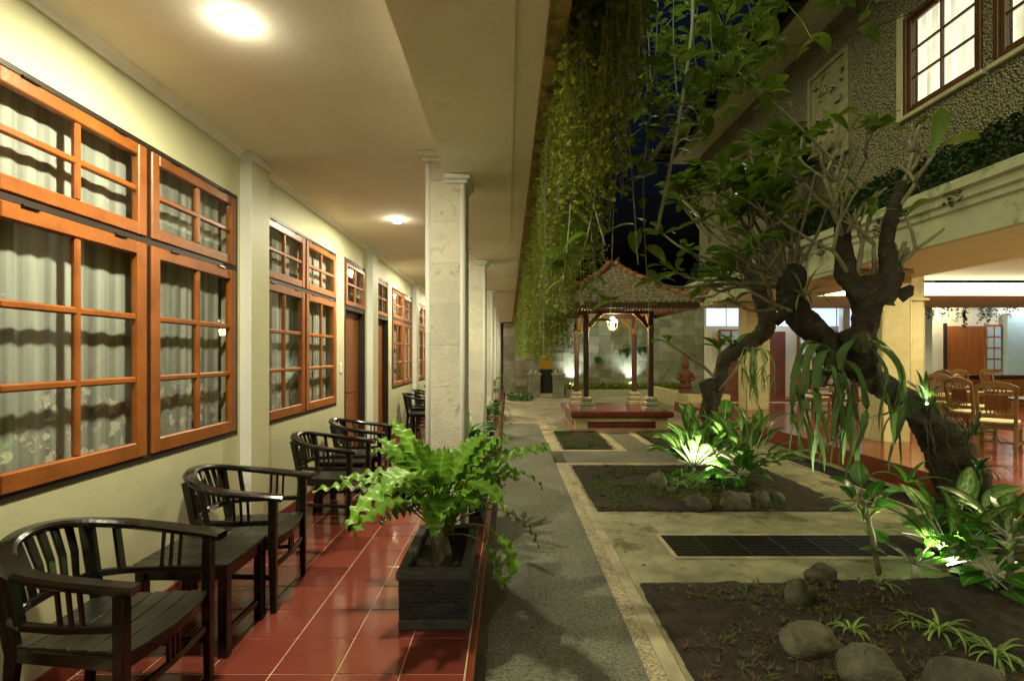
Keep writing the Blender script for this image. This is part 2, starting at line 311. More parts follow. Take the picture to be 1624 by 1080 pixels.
class MB:
    def __init__(s): s.v = []; s.f = []; s.uv = None
    def box(s, x0, x1, y0, y1, z0, z1, c=0.0):
        if c <= 0:
            b = len(s.v)
            s.v += [(x0, y0, z0), (x1, y0, z0), (x1, y1, z0), (x0, y1, z0), (x0, y0, z1), (x1, y0, z1), (x1, y1, z1), (x0, y1, z1)]
            s.f += [tuple(b + i for i in q) for q in ((0, 3, 2, 1), (4, 5, 6, 7), (0, 1, 5, 4), (1, 2, 6, 5), (2, 3, 7, 6), (3, 0, 4, 7))]
            return s
        cx, cy_, cz = (x0 + x1) / 2, (y0 + y1) / 2, (z0 + z1) / 2
        hx, hy, hz = abs(x1 - x0) / 2, abs(y1 - y0) / 2, abs(z1 - z0) / 2
        c = min(c, hx * .9, hy * .9, hz * .9)
        idx = {}
        b = len(s.v); k = 0
        for sx in (-1, 1):
            for sy in (-1, 1):
                for sz in (-1, 1):
                    for a in range(3):
                        h = [hx - c, hy - c, hz - c]; h[a] += c
                        s.v.append((cx + sx * h[0], cy_ + sy * h[1], cz + sz * h[2])); idx[(sx, sy, sz, a)] = b + k; k += 1
        def face(vs, nrm):
            p = [Vector(s.v[i]) for i in vs]
            n = (p[1] - p[0]).cross(p[2] - p[0])
            s.f.append(tuple(vs) if n.dot(Vector(nrm)) > 0 else tuple(reversed(vs)))
        for sx in (-1, 1): face([idx[(sx, -1, -1, 0)], idx[(sx, 1, -1, 0)], idx[(sx, 1, 1, 0)], idx[(sx, -1, 1, 0)]], (sx, 0, 0))
        for sy in (-1, 1): face([idx[(-1, sy, -1, 1)], idx[(1, sy, -1, 1)], idx[(1, sy, 1, 1)], idx[(-1, sy, 1, 1)]], (0, sy, 0))
        for sz in (-1, 1): face([idx[(-1, -1, sz, 2)], idx[(1, -1, sz, 2)], idx[(1, 1, sz, 2)], idx[(-1, 1, sz, 2)]], (0, 0, sz))
        for sx in (-1, 1):
            for sy in (-1, 1): face([idx[(sx, sy, -1, 0)], idx[(sx, sy, 1, 0)], idx[(sx, sy, 1, 1)], idx[(sx, sy, -1, 1)]], (sx, sy, 0))
            for sz in (-1, 1): face([idx[(sx, -1, sz, 0)], idx[(sx, 1, sz, 0)], idx[(sx, 1, sz, 2)], idx[(sx, -1, sz, 2)]], (sx, 0, sz))
        for sy in (-1, 1):
            for sz in (-1, 1): face([idx[(-1, sy, sz, 1)], idx[(1, sy, sz, 1)], idx[(1, sy, sz, 2)], idx[(-1, sy, sz, 2)]], (0, sy, sz))
        for sx in (-1, 1):
            for sy in (-1, 1):
                for sz in (-1, 1): face([idx[(sx, sy, sz, 0)], idx[(sx, sy, sz, 1)], idx[(sx, sy, sz, 2)]], (sx, sy, sz))
        return s
    def sweep(s, path, sec, up=(0, 0, 1), scale=None, closed=False, twist=None):
        pts = [Vector(p) for p in path]; n = len(pts); m = len(sec); b = len(s.v)
        up = Vector(up)
        for i, p in enumerate(pts):
            if closed: t = pts[(i + 1) % n] - pts[i - 1]
            else: t = pts[min(i + 1, n - 1)] - pts[max(i - 1, 0)]
            t.normalize()
            sd = t.cross(up)
            if sd.length < 1e-4: sd = t.cross(Vector((0, 1, 0.01)))
            sd.normalize(); nn = sd.cross(t)
            k = scale[i] if scale else 1.0
            ku, kv = k if isinstance(k, tuple) else (k, k)
            for (u, v) in sec: s.v.append(tuple(p + sd * (u * ku) + nn * (v * kv)))
        for i in range(n if closed else n - 1):
            a = b + i * m; c = b + ((i + 1) % n) * m
            for j in range(m): s.f.append((a + j, a + (j + 1) % m, c + (j + 1) % m, c + j))
        if not closed:
            s.f.append(tuple(b + j for j in reversed(range(m)))); s.f.append(tuple(b + (n - 1) * m + j for j in range(m)))
        return s
    def bar(s, p0, p1, w, d, up=(0, 0, 1), c=0.0): return s.sweep([p0, p1], rect(w, d, c), up)
    def tube(s, path, radii, n=6, jit=0.0, rng=None):
        pts = [Vector(p) for p in path]; b = len(s.v); N = len(pts)
        if not isinstance(radii, (list, tuple)): radii = [radii] * N
        t0 = (pts[1] - pts[0]).normalized(); u = t0.orthogonal().normalized()
        for i, p in enumerate(pts):
            t = (pts[min(i + 1, N - 1)] - pts[max(i - 1, 0)]).normalized()
            u = (u - t * u.dot(t)).normalized(); w = t.cross(u)
            for j in range(n):
                a = 2 * math.pi * j / n; r = radii[i]
                d = u * math.cos(a) + w * math.sin(a)
                if jit: r *= 1 + jit * noise.noise((p + d * r) * 7.0) + jit * .6 * noise.noise((p + d * r) * 22.0) + jit * .35 * noise.noise((p + d * r) * 55.0)
                s.v.append(tuple(p + d * r))
        for i in range(N - 1):
            for j in range(n):
                a = b + i * n; c = a + n
                s.f.append((a + j, a + (j + 1) % n, c + (j + 1) % n, c + j))
        s.f.append(tuple(b + j for j in reversed(range(n)))); s.f.append(tuple(b + (N - 1) * n + j for j in range(n)))
        return s
    def lathe(s, prof, c=(0, 0, 0), n=14, square=False):
        b = len(s.v); m = len(prof); n = 4 if square else n
        for (r, z) in prof:
            for j in range(n):
                a = 2 * math.pi * (j + (0.5 if square else 0)) / n; k = r * (1.41421 if square else 1)
                s.v.append((c[0] + k * math.cos(a), c[1] + k * math.sin(a), c[2] + z))
        for i in range(m - 1):
            for j in range(n):
                a = b + i * n; d = a + n
                s.f.append((a + j, a + (j + 1) % n, d + (j + 1) % n, d + j))
        s.f.append(tuple(b + j for j in reversed(range(n)))); s.f.append(tuple(b + (m - 1) * n + j for j in range(n)))
        return s
    def ribbon(s, path, widths, side=None, fold=0.25, wave=0.0, wfreq=6.0, ncol=3, ph=0.0):
        """a leaf blade: path of points, half widths, V fold and wavy edge"""
        pts = [Vector(p) for p in path]; N = len(pts); b = len(s.v)
        if s.uv is None: s.uv = {}
        for i, p in enumerate(pts):
            t = (pts[min(i + 1, N - 1)] - pts[max(i - 1, 0)]).normalized()
            sd = Vector(side) if side is not None else t.cross(Vector((0, 0, 1)))
            if sd.length < 1e-3: sd = Vector((1, 0, 0))
            sd = (sd - t * sd.dot(t)).normalized(); nn = sd.cross(t)
            if nn.z < 0: nn = -nn
            for k in range(ncol):
                q = (k / (ncol - 1) - 0.5) * 2
                off = sd * (q * widths[i]) + nn * (abs(q) * widths[i] * fold + wave * abs(q) * math.sin(wfreq * i + ph + (1.3 if q > 0 else 0)))
                s.uv[len(s.v)] = (q * .5 + .5, i / (N - 1)); s.v.append(tuple(p + off))
        for i in range(N - 1):
            for k in range(ncol - 1):
                a = b + i * ncol + k
                s.f.append((a, a + 1, a + ncol + 1, a + ncol))
        return s
    def mesh(s, name, m, smooth=False, org=Vector((0, 0, 0))):
        me = bpy.data.meshes.new(name)
        ox, oy, oz = org
        me.from_pydata([(x - ox, y - oy, z - oz) for x, y, z in s.v], [], s.f)
        if m: me.materials.append(m)
        if s.uv is not None:
            uvl = me.uv_layers.new(name='UVMap')
            li = [0] * len(me.loops); me.loops.foreach_get('vertex_index', li)
            flat = []
            for i in li: flat += s.uv.get(i, (0.5, 0.5))
            uvl.data.foreach_set('uv', flat)
        if smooth: me.polygons.foreach_set('use_smooth', [True] * len(me.polygons))
        me.update()
        return me
    def build(s, name, m, parent=None, smooth=False, loc=None, **kw):
        """vertices are in world space; the object's origin is put at loc (or the parent's origin)"""
        org = Vector(loc) if loc is not None else wo(parent)
        o = bpy.data.objects.new(name, s.mesh(name, m, smooth, org)); COL.objects.link(o)
        o.location = org - wo(parent); ORG[o.name] = org
        if parent: o.parent = parent
        return tag(o, **kw)

def inst(name, me, loc, parent=None, rot=None, scl=None):
    o = bpy.data.objects.new(name, me); COL.objects.link(o); loc = Vector(loc)
    o.location = loc - wo(parent); ORG[o.name] = loc
    if parent: o.parent = parent
    if rot is not None: o.rotation_euler = rot
    if scl is not None: o.scale = scl
    return o

def copy_tree(o, parent=None, top=True):
    c = o.copy(); COL.objects.link(c)
    if parent: c.parent = parent
    for ch in o.children: copy_tree(ch, c, False)
    return c

def light(name, kind, loc, power, col, parent=None, radius=0.05, spot=None, blend=0.5, target=None):
    d = bpy.data.lights.new(name, kind); d.energy = power; d.color = col
    if kind in ('POINT', 'SPOT'): d.shadow_soft_size = radius
    if spot: d.spot_size = R(spot); d.spot_blend = blend
    o = bpy.data.objects.new(name, d); COL.objects.link(o); loc = Vector(loc); o.location = loc - wo(parent); ORG[o.name] = loc
    if parent: o.parent = parent
    if target is not None: o.rotation_euler = (Vector(target) - loc).to_track_quat('-Z', 'Y').to_euler()
    return o

# ------------------------------------------------------------------ ground and paths
XW = -2.05; XE = -0.20; ZC = 3.05; ZB = 2.88; GZ = -0.15
BAY = 3.53; Y0 = 3.92; YEND = 25.2; YBACK = -3.2
MB().box(-60, 60, -40, 140, -0.6, -0.35).build('ground', M['ground'], kind='structure')
fl = MB().box(XW - 0.02, XE, YBACK, YEND, -0.34, -0.004).build('walkway_floor', M['grout'], kind='structure')
TS = 0.305; tm = MB().box(-TS / 2 + .003, TS / 2 - .003, -TS / 2 + .003, TS / 2 - .003, -0.006, 0.0, 0.0022).mesh('tile', M['tile'])
xg0 = -0.340 * 1.5
rows = []
k0 = 1218 / 505.0          # a joint crosses the floor here
for j in range(-5, 70):
    y = k0 + TS * (j + .5)
    if y < 1.2 or y > 16.5: continue
    for i in range(-6, 2):
        x = xg0 + TS * (i + .5)
        x0, x1 = max(x - TS / 2, XW + 0.01), min(x + TS / 2, XE - 0.003)
        if x1 - x0 < 0.03: continue
        if x1 - x0 > TS - 0.02: inst('tile', tm, (x, y, 0), fl, scl=None)
        else:
            o = inst('tile', tm, ((x0 + x1) / 2, y, 0), fl); o.scale = ((x1 - x0) / TS, 1, 1)
MB().box(XW + .01, XE - .003, 16.6, YEND, -0.005, 0.0).build('tiling', M['tile'], fl)
MB().box(XW + .01, XE - .003, YBACK, 1.15, -0.005, 0.0).build('tiling', M['tile'], fl)
MB().box(XE - .0005, XE + 0.035, YBACK, YEND, -0.34, -0.012, 0.004).build('floor_edge', M['skirt'], fl)
MB().box(XE + 0.0355, 0.72, YBACK, 12.35, -0.34, GZ).build('path', M['asphalt'], kind='structure')
MB().box(0.902, 4.93, YBACK, 12.35, -0.34, GZ - .002).build('garden_paving', M['concrete'], kind='structure')
kb = empty('kerb', (0.8, 5, GZ)); kb['kind'] = 'structure'
y = -1.0
while y < 7.6:
    L = rnd.uniform(.9, 1.1) * 1.2
    MB().box(0.7203, 0.815, y, min(y + L, 7.655) - .006, -.34, GZ + .012, .006).build('kerb_stone', M['aggregate'], kb)
    MB().box(0.8155, 0.9015, y, min(y + L, 7.655) - .004, -.34, GZ + .016, .006).build('kerb_stone', M['concrete2'], kb)
    y += L
for (x0, x1, y0, y1) in ((.7203, 4.1, 7.66, 7.80), (.7203, .93, 8.75, 11.15), (.9303, 2.05, 8.75, 8.87), (1.90, 2.05, 8.8705, 11.15),
                         (2.52, 2.66, 8.75, 11.15), (2.6605, 4.0, 8.75, 8.87), (.7203, .93, 11.3, 12.3)):
    MB().box(x0, x1, y0, y1, -.34, GZ + .012, .006).build('kerb_stone', M['concrete2'], kb)
MB().box(.9005, 4.1, 7.8005, 8.7495, -.34, GZ + .002).build('cross_path', M['asphalt'], kind='structure')
MB().box(2.0505, 2.5195, 8.7495, 11.15, -.34, GZ + .003).build('short_path', M['asphalt'], kind='structure')

def bed(name, x0, x1, y0, y1, hfun, step=.06, kind='structure'):
    mb = MB(); nx = max(2, int((x1 - x0) / step)); ny = max(2, int((y1 - y0) / step))
    for j in range(ny + 1):
        for i in range(nx + 1):
            x = x0 + (x1 - x0) * i / nx; y = y0 + (y1 - y0) * j / ny
            e = min(x - x0, x1 - x, y - y0, y1 - y)
            h = hfun(x, y) * min(1, e / .25) + .022 * noise.noise(Vector((x * 9, y * 9, 0))) + .016 * noise.noise(Vector((x * 27, y * 31, 3)))
            if e < .001: h = -.03
            else: h = max(h, .0) + .012
            xx = x + (.05 * noise.noise(Vector((y * 3, 0, 1))) if (i == nx) else 0); yy = y + (.06 * noise.noise(Vector((x * 3, 5, 1))) if j in (0,) else 0)
            mb.v.append((xx, yy, GZ + h))
    for j in range(ny):
        for i in range(nx):
            a = j * (nx + 1) + i; mb.f.append((a, a + 1, a + nx + 2, a + nx + 1))
    return mb.build(name, M['soil'], kind=kind, smooth=True)
def hump(cx, cy_, rx, ry, h): return lambda x, y: h * math.exp(-((x - cx) / rx) ** 2 - ((y - cy_) / ry) ** 2)
h1 = hump(2.9, 6.5, .75, .7, .10); bed('soil_bed', .905, 3.75, 5.36, 7.655, h1)
h2 = hump(3.1, 3.3, 1.0, .9, .13); bed('soil_bed', .905, 4.45, 1.2, 3.75, h2)
bed('soil_bed', .935, 1.895, 8.875, 11.1, lambda x, y: .01); bed('soil_bed', 2.665, 4.0, 8.875, 11.1, lambda x, y: .01)
bed('soil_bed', 4.0, 4.86, 3.95, 5.3, lambda x, y: .03)
def gz(x, y):
    if y > 4: return GZ + .012 + h1(x, y)
    return GZ + .012 + h2(x, y)

# paving beyond, towards the back wall
pv = MB().box(XE + .036, 9.0, 12.3503, 21.4, -.34, GZ - .004).build('far_paving', M['grout'], kind='structure')
pm = MB().box(-.298, .298, -.298, .298, -.004, 0.001, .003).mesh('paving_slab', M['paving'])
for j in range(15):
    for i in range(8):
        inst('paving_slab', pm, (XE + .34 + .6 * i, 12.66 + .6 * j, GZ), pv)

# drains
def grate(loc, lx, ly, label, long_axis):
    t = empty('drain_grate', loc, label, 'drain grate', 'iron drain grates in the paving')
    x, y, z = loc
    fr = MB()
    for (a, b, c, d) in ((-lx / 2, lx / 2, -ly / 2, -ly / 2 + .035), (-lx / 2, lx / 2, ly / 2 - .035, ly / 2), (-lx / 2, -lx / 2 + .035, -ly / 2 + .0351, ly / 2 - .0351), (lx / 2 - .035, lx / 2, -ly / 2 + .0351, ly / 2 - .0351)):
        fr.box(x + a, x + b, y + c, y + d, z - .02, z + .012, .003)
    fr.build('frame', M['concrete2'], t)
    MB().box(x - lx / 2 + .03, x + lx / 2 - .03, y - ly / 2 + .03, y + ly / 2 - .03, z - .05, z + .0005).build('pit', M['dark'], t)
    b = MB()
    if long_axis == 'x':
        n = int(ly / .035)
        for k in range(1, n): b.box(x - lx / 2 + .035, x + lx / 2 - .035, y - ly / 2 + k * ly / n - .006, y - ly / 2 + k * ly / n + .006, z + .001, z + .009)
        n = max(2, int(lx / .32))
        for k in range(1, n): b.box(x - lx / 2 + k * lx / n - .008, x - lx / 2 + k * lx / n + .008, y - ly / 2 + .035, y + ly / 2 - .035, z + .0095, z + .013)
    else:
        n = int(lx / .035)
        for k in range(1, n): b.box(x - lx / 2 + k * lx / n - .006, x - lx / 2 + k * lx / n + .006, y - ly / 2 + .035, y + ly / 2 - .035, z + .001, z + .009)
        n = max(2, int(ly / .32))
        for k in range(1, n): b.box(x - lx / 2 + .035, x + lx / 2 - .035, y - ly / 2 + k * ly / n - .008, y - ly / 2 + k * ly / n + .008, z + .0095, z + .013)
    o = b.build('bars', M['grate'], t); o['kind'] = 'stuff'
grate((2.50, 4.42, GZ), 2.3, .56, 'wide black iron drain grate between the two soil beds', 'x')
grate((4.56, 6.9, GZ), .46, 2.9, 'long narrow drain grate along the red dining terrace step', 'y')

# ------------------------------------------------------------------ guest wing on the left
wing = empty('guest_wing', (XW, 4, 0), 'long cream guest wing with orange windows and a covered red tiled walkway', 'building')
openings = []
for k in range(-1, 6):
    yk = Y0 + BAY * k
    if k % 2 == 0: openings += [('w', yk + .29, yk + 2.18), ('d', yk + 2.48, yk + 3.41)]
    else: openings += [('d', yk + .45, yk + 1.30), ('w', yk + 1.56, yk + 3.48)]
openings.sort(key=lambda o: o[1])
XB = XW - .12
wm = MB(); y = YBACK
for kind, a, b in openings:
    wm.box(XB, XW, y, a, -.2, ZC)
    z0, z1 = (.90, 2.70) if kind == 'w' else (0, 2.73)
    if kind == 'w': wm.box(XB, XW, a, b, -.2, z0)
    else: wm.box(XB, XW, a, b, -.2, -.003)
    wm.box(XB, XW, a, b, z1, ZC); y = b
wm.box(XB, XW, y, YEND, -.2, ZC)
wm.build('wall', M['wall'], wing)
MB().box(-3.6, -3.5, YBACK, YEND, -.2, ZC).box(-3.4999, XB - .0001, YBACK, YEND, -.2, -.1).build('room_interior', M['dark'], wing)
MB().box(-3.6, -.4805, YBACK, YEND, ZC, 3.34).build('ceiling', M['ceiling'], wing)
MB().box(-.48, .03, YBACK, YEND, ZB, 3.34).build('beam', M['beam'], wing)
MB().box(.0305, .165, YBACK, YEND, ZB + .014, 3.34).build('roof_edge', M['beam'], wing)
MB().box(.1655, .245, YBACK, YEND, ZB - .03, 3.40).build('roof_lip', M['moss'], wing)
MB().box(XB, .24, YEND, YEND + .15, -.2, 3.3).build('end_wall', M['backstone'], wing)
MB().box(-1.6, -.7, YEND - .03, YEND - .001, 0, 2.1).build('end_door', M['redbrown'], wing)
MB().sweep([(XW, YBACK, ZC), (XW, YEND, ZC)], [(0, 0), (.05, 0), (.045, -.012), (.02, -.03), (.012, -.05), (0, -.05)]).build('cornice', M['ceiling'], wing)
sk = MB(); y = YBACK
for kind, a, b in openings:
    if kind == 'd': sk.box(XW, XW + .012, y, a, 0.0, .10); y = b
sk.box(XW, XW + .012, y, YEND, 0, .10)
sk.build('skirting', M['skirt'], wing)

def pane(par, x, y0, y1, z0, z1): MB().box(x - .002, x + .002, y0, y1, z0, z1).build('pane', M['glass'], par)
def sash(par, y0, y1, z0, z1, ncol, nrow, m, st=.072, bot=.085, mu=.036, d0=XW - .030, d1=XW + .014):
    s = MB()
    s.box(d0, d1, y0, y0 + st, z0, z1, .006).box(d0, d1, y1 - st, y1, z0, z1, .006)
    s.box(d0 + .001, d1 - .001, y0 + st + .0002, y1 - st - .0002, z0, z0 + bot, .006).box(d0 + .001, d1 - .001, y0 + st + .0002, y1 - st - .0002, z1 - st, z1, .006)
    ys = [y0 + st + (y1 - y0 - 2 * st) * i / ncol for i in range(ncol + 1)]
    zs = [z0 + bot + (z1 - z0 - bot - st) * i / nrow for i in range(nrow + 1)]
    for yy in ys[1:-1]: s.box(d0 + .008, d1 - .006, yy - mu / 2, yy + mu / 2, zs[0], zs[-1], .008)
    for zz in zs[1:-1]: s.box(d0 + .010, d1 - .007, ys[0], ys[-1], zz - mu / 2, zz + mu / 2, .008)
    s.build('sash', m, par)
    for i in range(ncol):
        for j in range(nrow): pane(par, d1 - .026, ys[i] + .004, ys[i + 1] - .004, zs[j] + .004, zs[j + 1] - .004)

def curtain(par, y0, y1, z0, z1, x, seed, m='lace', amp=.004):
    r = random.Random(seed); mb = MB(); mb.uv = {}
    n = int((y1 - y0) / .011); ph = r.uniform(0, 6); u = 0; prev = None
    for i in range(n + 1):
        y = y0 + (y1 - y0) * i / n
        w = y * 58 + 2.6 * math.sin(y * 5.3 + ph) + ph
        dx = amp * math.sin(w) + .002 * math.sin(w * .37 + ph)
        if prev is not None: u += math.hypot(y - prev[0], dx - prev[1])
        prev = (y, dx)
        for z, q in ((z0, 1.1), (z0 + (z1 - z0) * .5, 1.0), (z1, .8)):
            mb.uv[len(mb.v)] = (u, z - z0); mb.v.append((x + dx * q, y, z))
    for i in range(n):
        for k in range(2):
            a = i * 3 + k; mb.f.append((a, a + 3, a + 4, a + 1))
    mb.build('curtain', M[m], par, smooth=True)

def window(y0, y1, seed, hinges=True, faded=False):
    z0, z1, zt = .90, 2.70, 2.145
    om = M['orange']
    w = MB()
    f = .030; d0, d1 = XW - .050, XW + .006; ym = (y0 + y1) / 2
    w.box(d0, d1, y0 - .001, y0 + f, z0 - .001, z1 + .001, .004).box(d0, d1, y1 - f, y1 + .001, z0 - .001, z1 + .001, .004)
    w.box(d0, d1 - .001, y0 + f, y1 - f, z0 - .001, z0 + f, .004).box(d0, d1 - .001, y0 + f, y1 - f, z1 - f, z1 + .001, .004)
    w.box(d0, d1 - .002, ym - .022, ym + .022, z0 + f, z1 - f, .004).box(d0, d1 - .003, y0 + f, y1 - f, zt - .02, zt + .02, .004)
    win = w.build('window', M['darkwood'], wing)
    for (a, b) in ((y0 + f + .003, ym - .020), (ym + .020, y1 - f - .003)):
        sash(win, a, b, z0 + f + .003, zt - .019, 2, 3, om)
        sash(win, a, b, zt + .019, z1 - f - .003, 2, 2, om, st=.065, bot=.07)
        if hinges:
            for zz in (zt - .019, z1 - f - .003):
                for q in (.22, .78):
                    yy = a + (b - a) * q
                    MB().tube([(XW + .017, yy - .04, zz), (XW + .017, yy + .04, zz)], .007, 6).build('hinge', M['hinge'], win)
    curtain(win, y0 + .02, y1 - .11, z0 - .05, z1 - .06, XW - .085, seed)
    return win
def door(y0, y1, detail=True):
    xr = XB + .02
    d = MB().box(xr - .02, xr + .02, y0 + .055, y1 - .055, .002, 2.07, .003).build('door', M['door'], wing)
    fr = MB()
    fr.box(XB, XW + .004, y0 - .001, y0 + .054, 0.001, 2.731, .004).box(XB, XW + .004, y1 - .054, y1 + .001, 0.001, 2.731, .004)
    fr.box(XB, XW + .002, y0 + .0545, y1 - .0545, 2.68, 2.731, .004).box(XB, XW + .002, y0 + .0545, y1 - .0545, 2.075, 2.13, .004)
    fr.build('door_frame', M['darkwood'], d)
    if detail:
        pw = (y1 - y0 - .11)
        for (za, zb) in ((.15, .85), (1.0, 1.95)):
            MB().box(xr + .0201, xr + .028, y0 + .055 + .12, y1 - .055 - .12, za, zb, .006).build('door_panel', M['door'], d)
        MB().sweep([(xr + .02, y0 + .12, 1.02), (xr + .07, y0 + .12, 1.02), (xr + .07, y0 + .22, 1.02)], circ(.010, 6)).build('handle', M['hinge'], d)
    sash(d, y0 + .058, y1 - .058, 2.135, 2.676, 2, 2, M['orange'], st=.05, bot=.06)
    return d
for n, (kind, a, b) in enumerate(openings):
    if kind == 'w': window(a, b, n * 11 + 3, hinges=(b < 12))
    elif b > 1: door(a, b)
    else: MB().box(XB, XW - .06, a, b, 0, 2.73).build('door', M['door'], wing)
# light switches by the doors
for y in (Y0 + 2.33, Y0 + BAY + 1.42):
    MB().box(XW, XW + .012, y - .035, y + .035, 1.28, 1.40, .004).build('light_switch', M['wall_white'], wing)

slab_front = MB().box(-.118, .118, -.010, .010, -.1570, .1570, .0012).mesh('stone_slab', M['stone'])
slab_side = MB().box(-.010, .010, -.118, .118, -.1570, .1570, .0012).mesh('stone_slab', M['stone'])
for k in range(-1, 7):
    yk = Y0 + BAY * k
    pl = MB().box(XW, XW + .085, yk, yk + .29, 0, ZC - .001).build('pilaster', M['wall'], wing)
    MB().box(XW, XW + .0855, yk - .006, yk - .0003, 0.001, ZC - .05).build('pilaster_edge', M['wall_white'], pl)
    MB().box(XW + .0005, XW + .11, yk - .025, yk + .31, ZC - .06, ZC - .0012, .01).build('capital', M['wall_white'], pl)
    x0, x1 = -.63, -.33
    if k < 0: continue
    c = MB().box(x0 + .02, x1 - .02, yk + .02, yk + .28, -.1, ZB).box(x0 + .02, -.481, yk + .02, yk + .28, ZB, ZC).build('column', M['stone'], wing)
    if 0 <= k < 3:
        nz = 9
        for i in range(nz):
            z = .157 + .315 * i
            if z + .157 > ZB + .05: continue
            inst('stone_slab', slab_front, ((x0 + x1) / 2, yk + .010, z), c)
            inst('stone_slab', slab_side, (x1 - .010, yk + .15, z), c)
            inst('stone_slab', slab_side, (x0 + .010, yk + .15, z), c)
        MB().box(x0 + .04, -.482, yk + .0015, yk + .0195, 2.838, ZC - .002, .002).build('stone_slab', M['stone'], c)
        MB().box(-.4815, x1 - .04, yk + .001, yk + .0195, 2.838, ZB - .001, .001).build('stone_slab', M['stone'], c)
    else:
        MB().box(x0 + .03, x1 - .03, yk, yk + .0195, 0, ZB).box(x0, x0 + .0195, yk + .03, yk + .27, 0, ZB).box(x1 - .0195, x1, yk + .03, yk + .27, 0, ZB).build('stone_facing', M['stone'], c)
    for (xx, yy, top) in ((x0 + .018, yk + .018, ZC), (x1 - .020, yk + .018, ZB), (x0 + .018, yk + .282, ZC), (x1 - .020, yk + .282, ZB)):
        MB().tube([(xx, yy, 0.001), (xx, yy, top - .02)], .026, 10).build('corner_trim', M['wall_white'], c, smooth=True)
    cp = MB()
    for (e, za, zb) in ((.03, ZC - .075, ZC - .045), (.055, ZC - .045, ZC - .002)): cp.box(x0 - e, -.4822, yk - e, yk + .3 + e, za, zb, .008)
    cp.build('capital', M['wall_white'], c)
    cp = MB()
    for (e, za, zb) in ((.02, ZB - .07, ZB - .042), (.045, ZB - .042, ZB - .001)): cp.box(-.4818, x1 + e, yk - e, yk + .3 + e, za, zb, .008)
    cp.build('capital', M['wall_white'], c)

# ceiling lights of the walkway
names = {0: 'round glowing ceiling light nearest the viewer, above the big left window', 1: 'glowing ceiling light above the second window, left of the first column'}
for k in range(-1, 6):
    y = 2.38 + BAY * 0.983 * k; x = -1.27
    lab = names.get(k, 'small lit ceiling light far along the walkway, bay %s of the wing' % ('one behind', '', '', 'three', 'four', 'five', 'six')[k + 1])
    t = empty('ceiling_light', (x, y, ZC), lab, 'ceiling light', 'lights along the walkway ceiling')
    MB().lathe([(.074, 0.0), (.074, -.002), (.070, -.003), (.060, -.003), (.060, 0.0)], (x, y, ZC), 20).build('trim_ring', M['wall_white'], t, smooth=True)
    MB().lathe([(.058, -.004), (.055, -.022), (.038, -.042), (.002, -.050)], (x, y, ZC), 18).build('bulb', M['lampglow'], t, smooth=True)
    lo = light('lamp', 'AREA', (x, y, ZC - .056), P_CORR, LAMP, t, target=(x, y, 0)); lo.data.shape = 'DISK'; lo.data.size = .12
    light('lamp_glow', 'POINT', (x, y, ZC - .085), .8, LAMP, t, radius=.06)

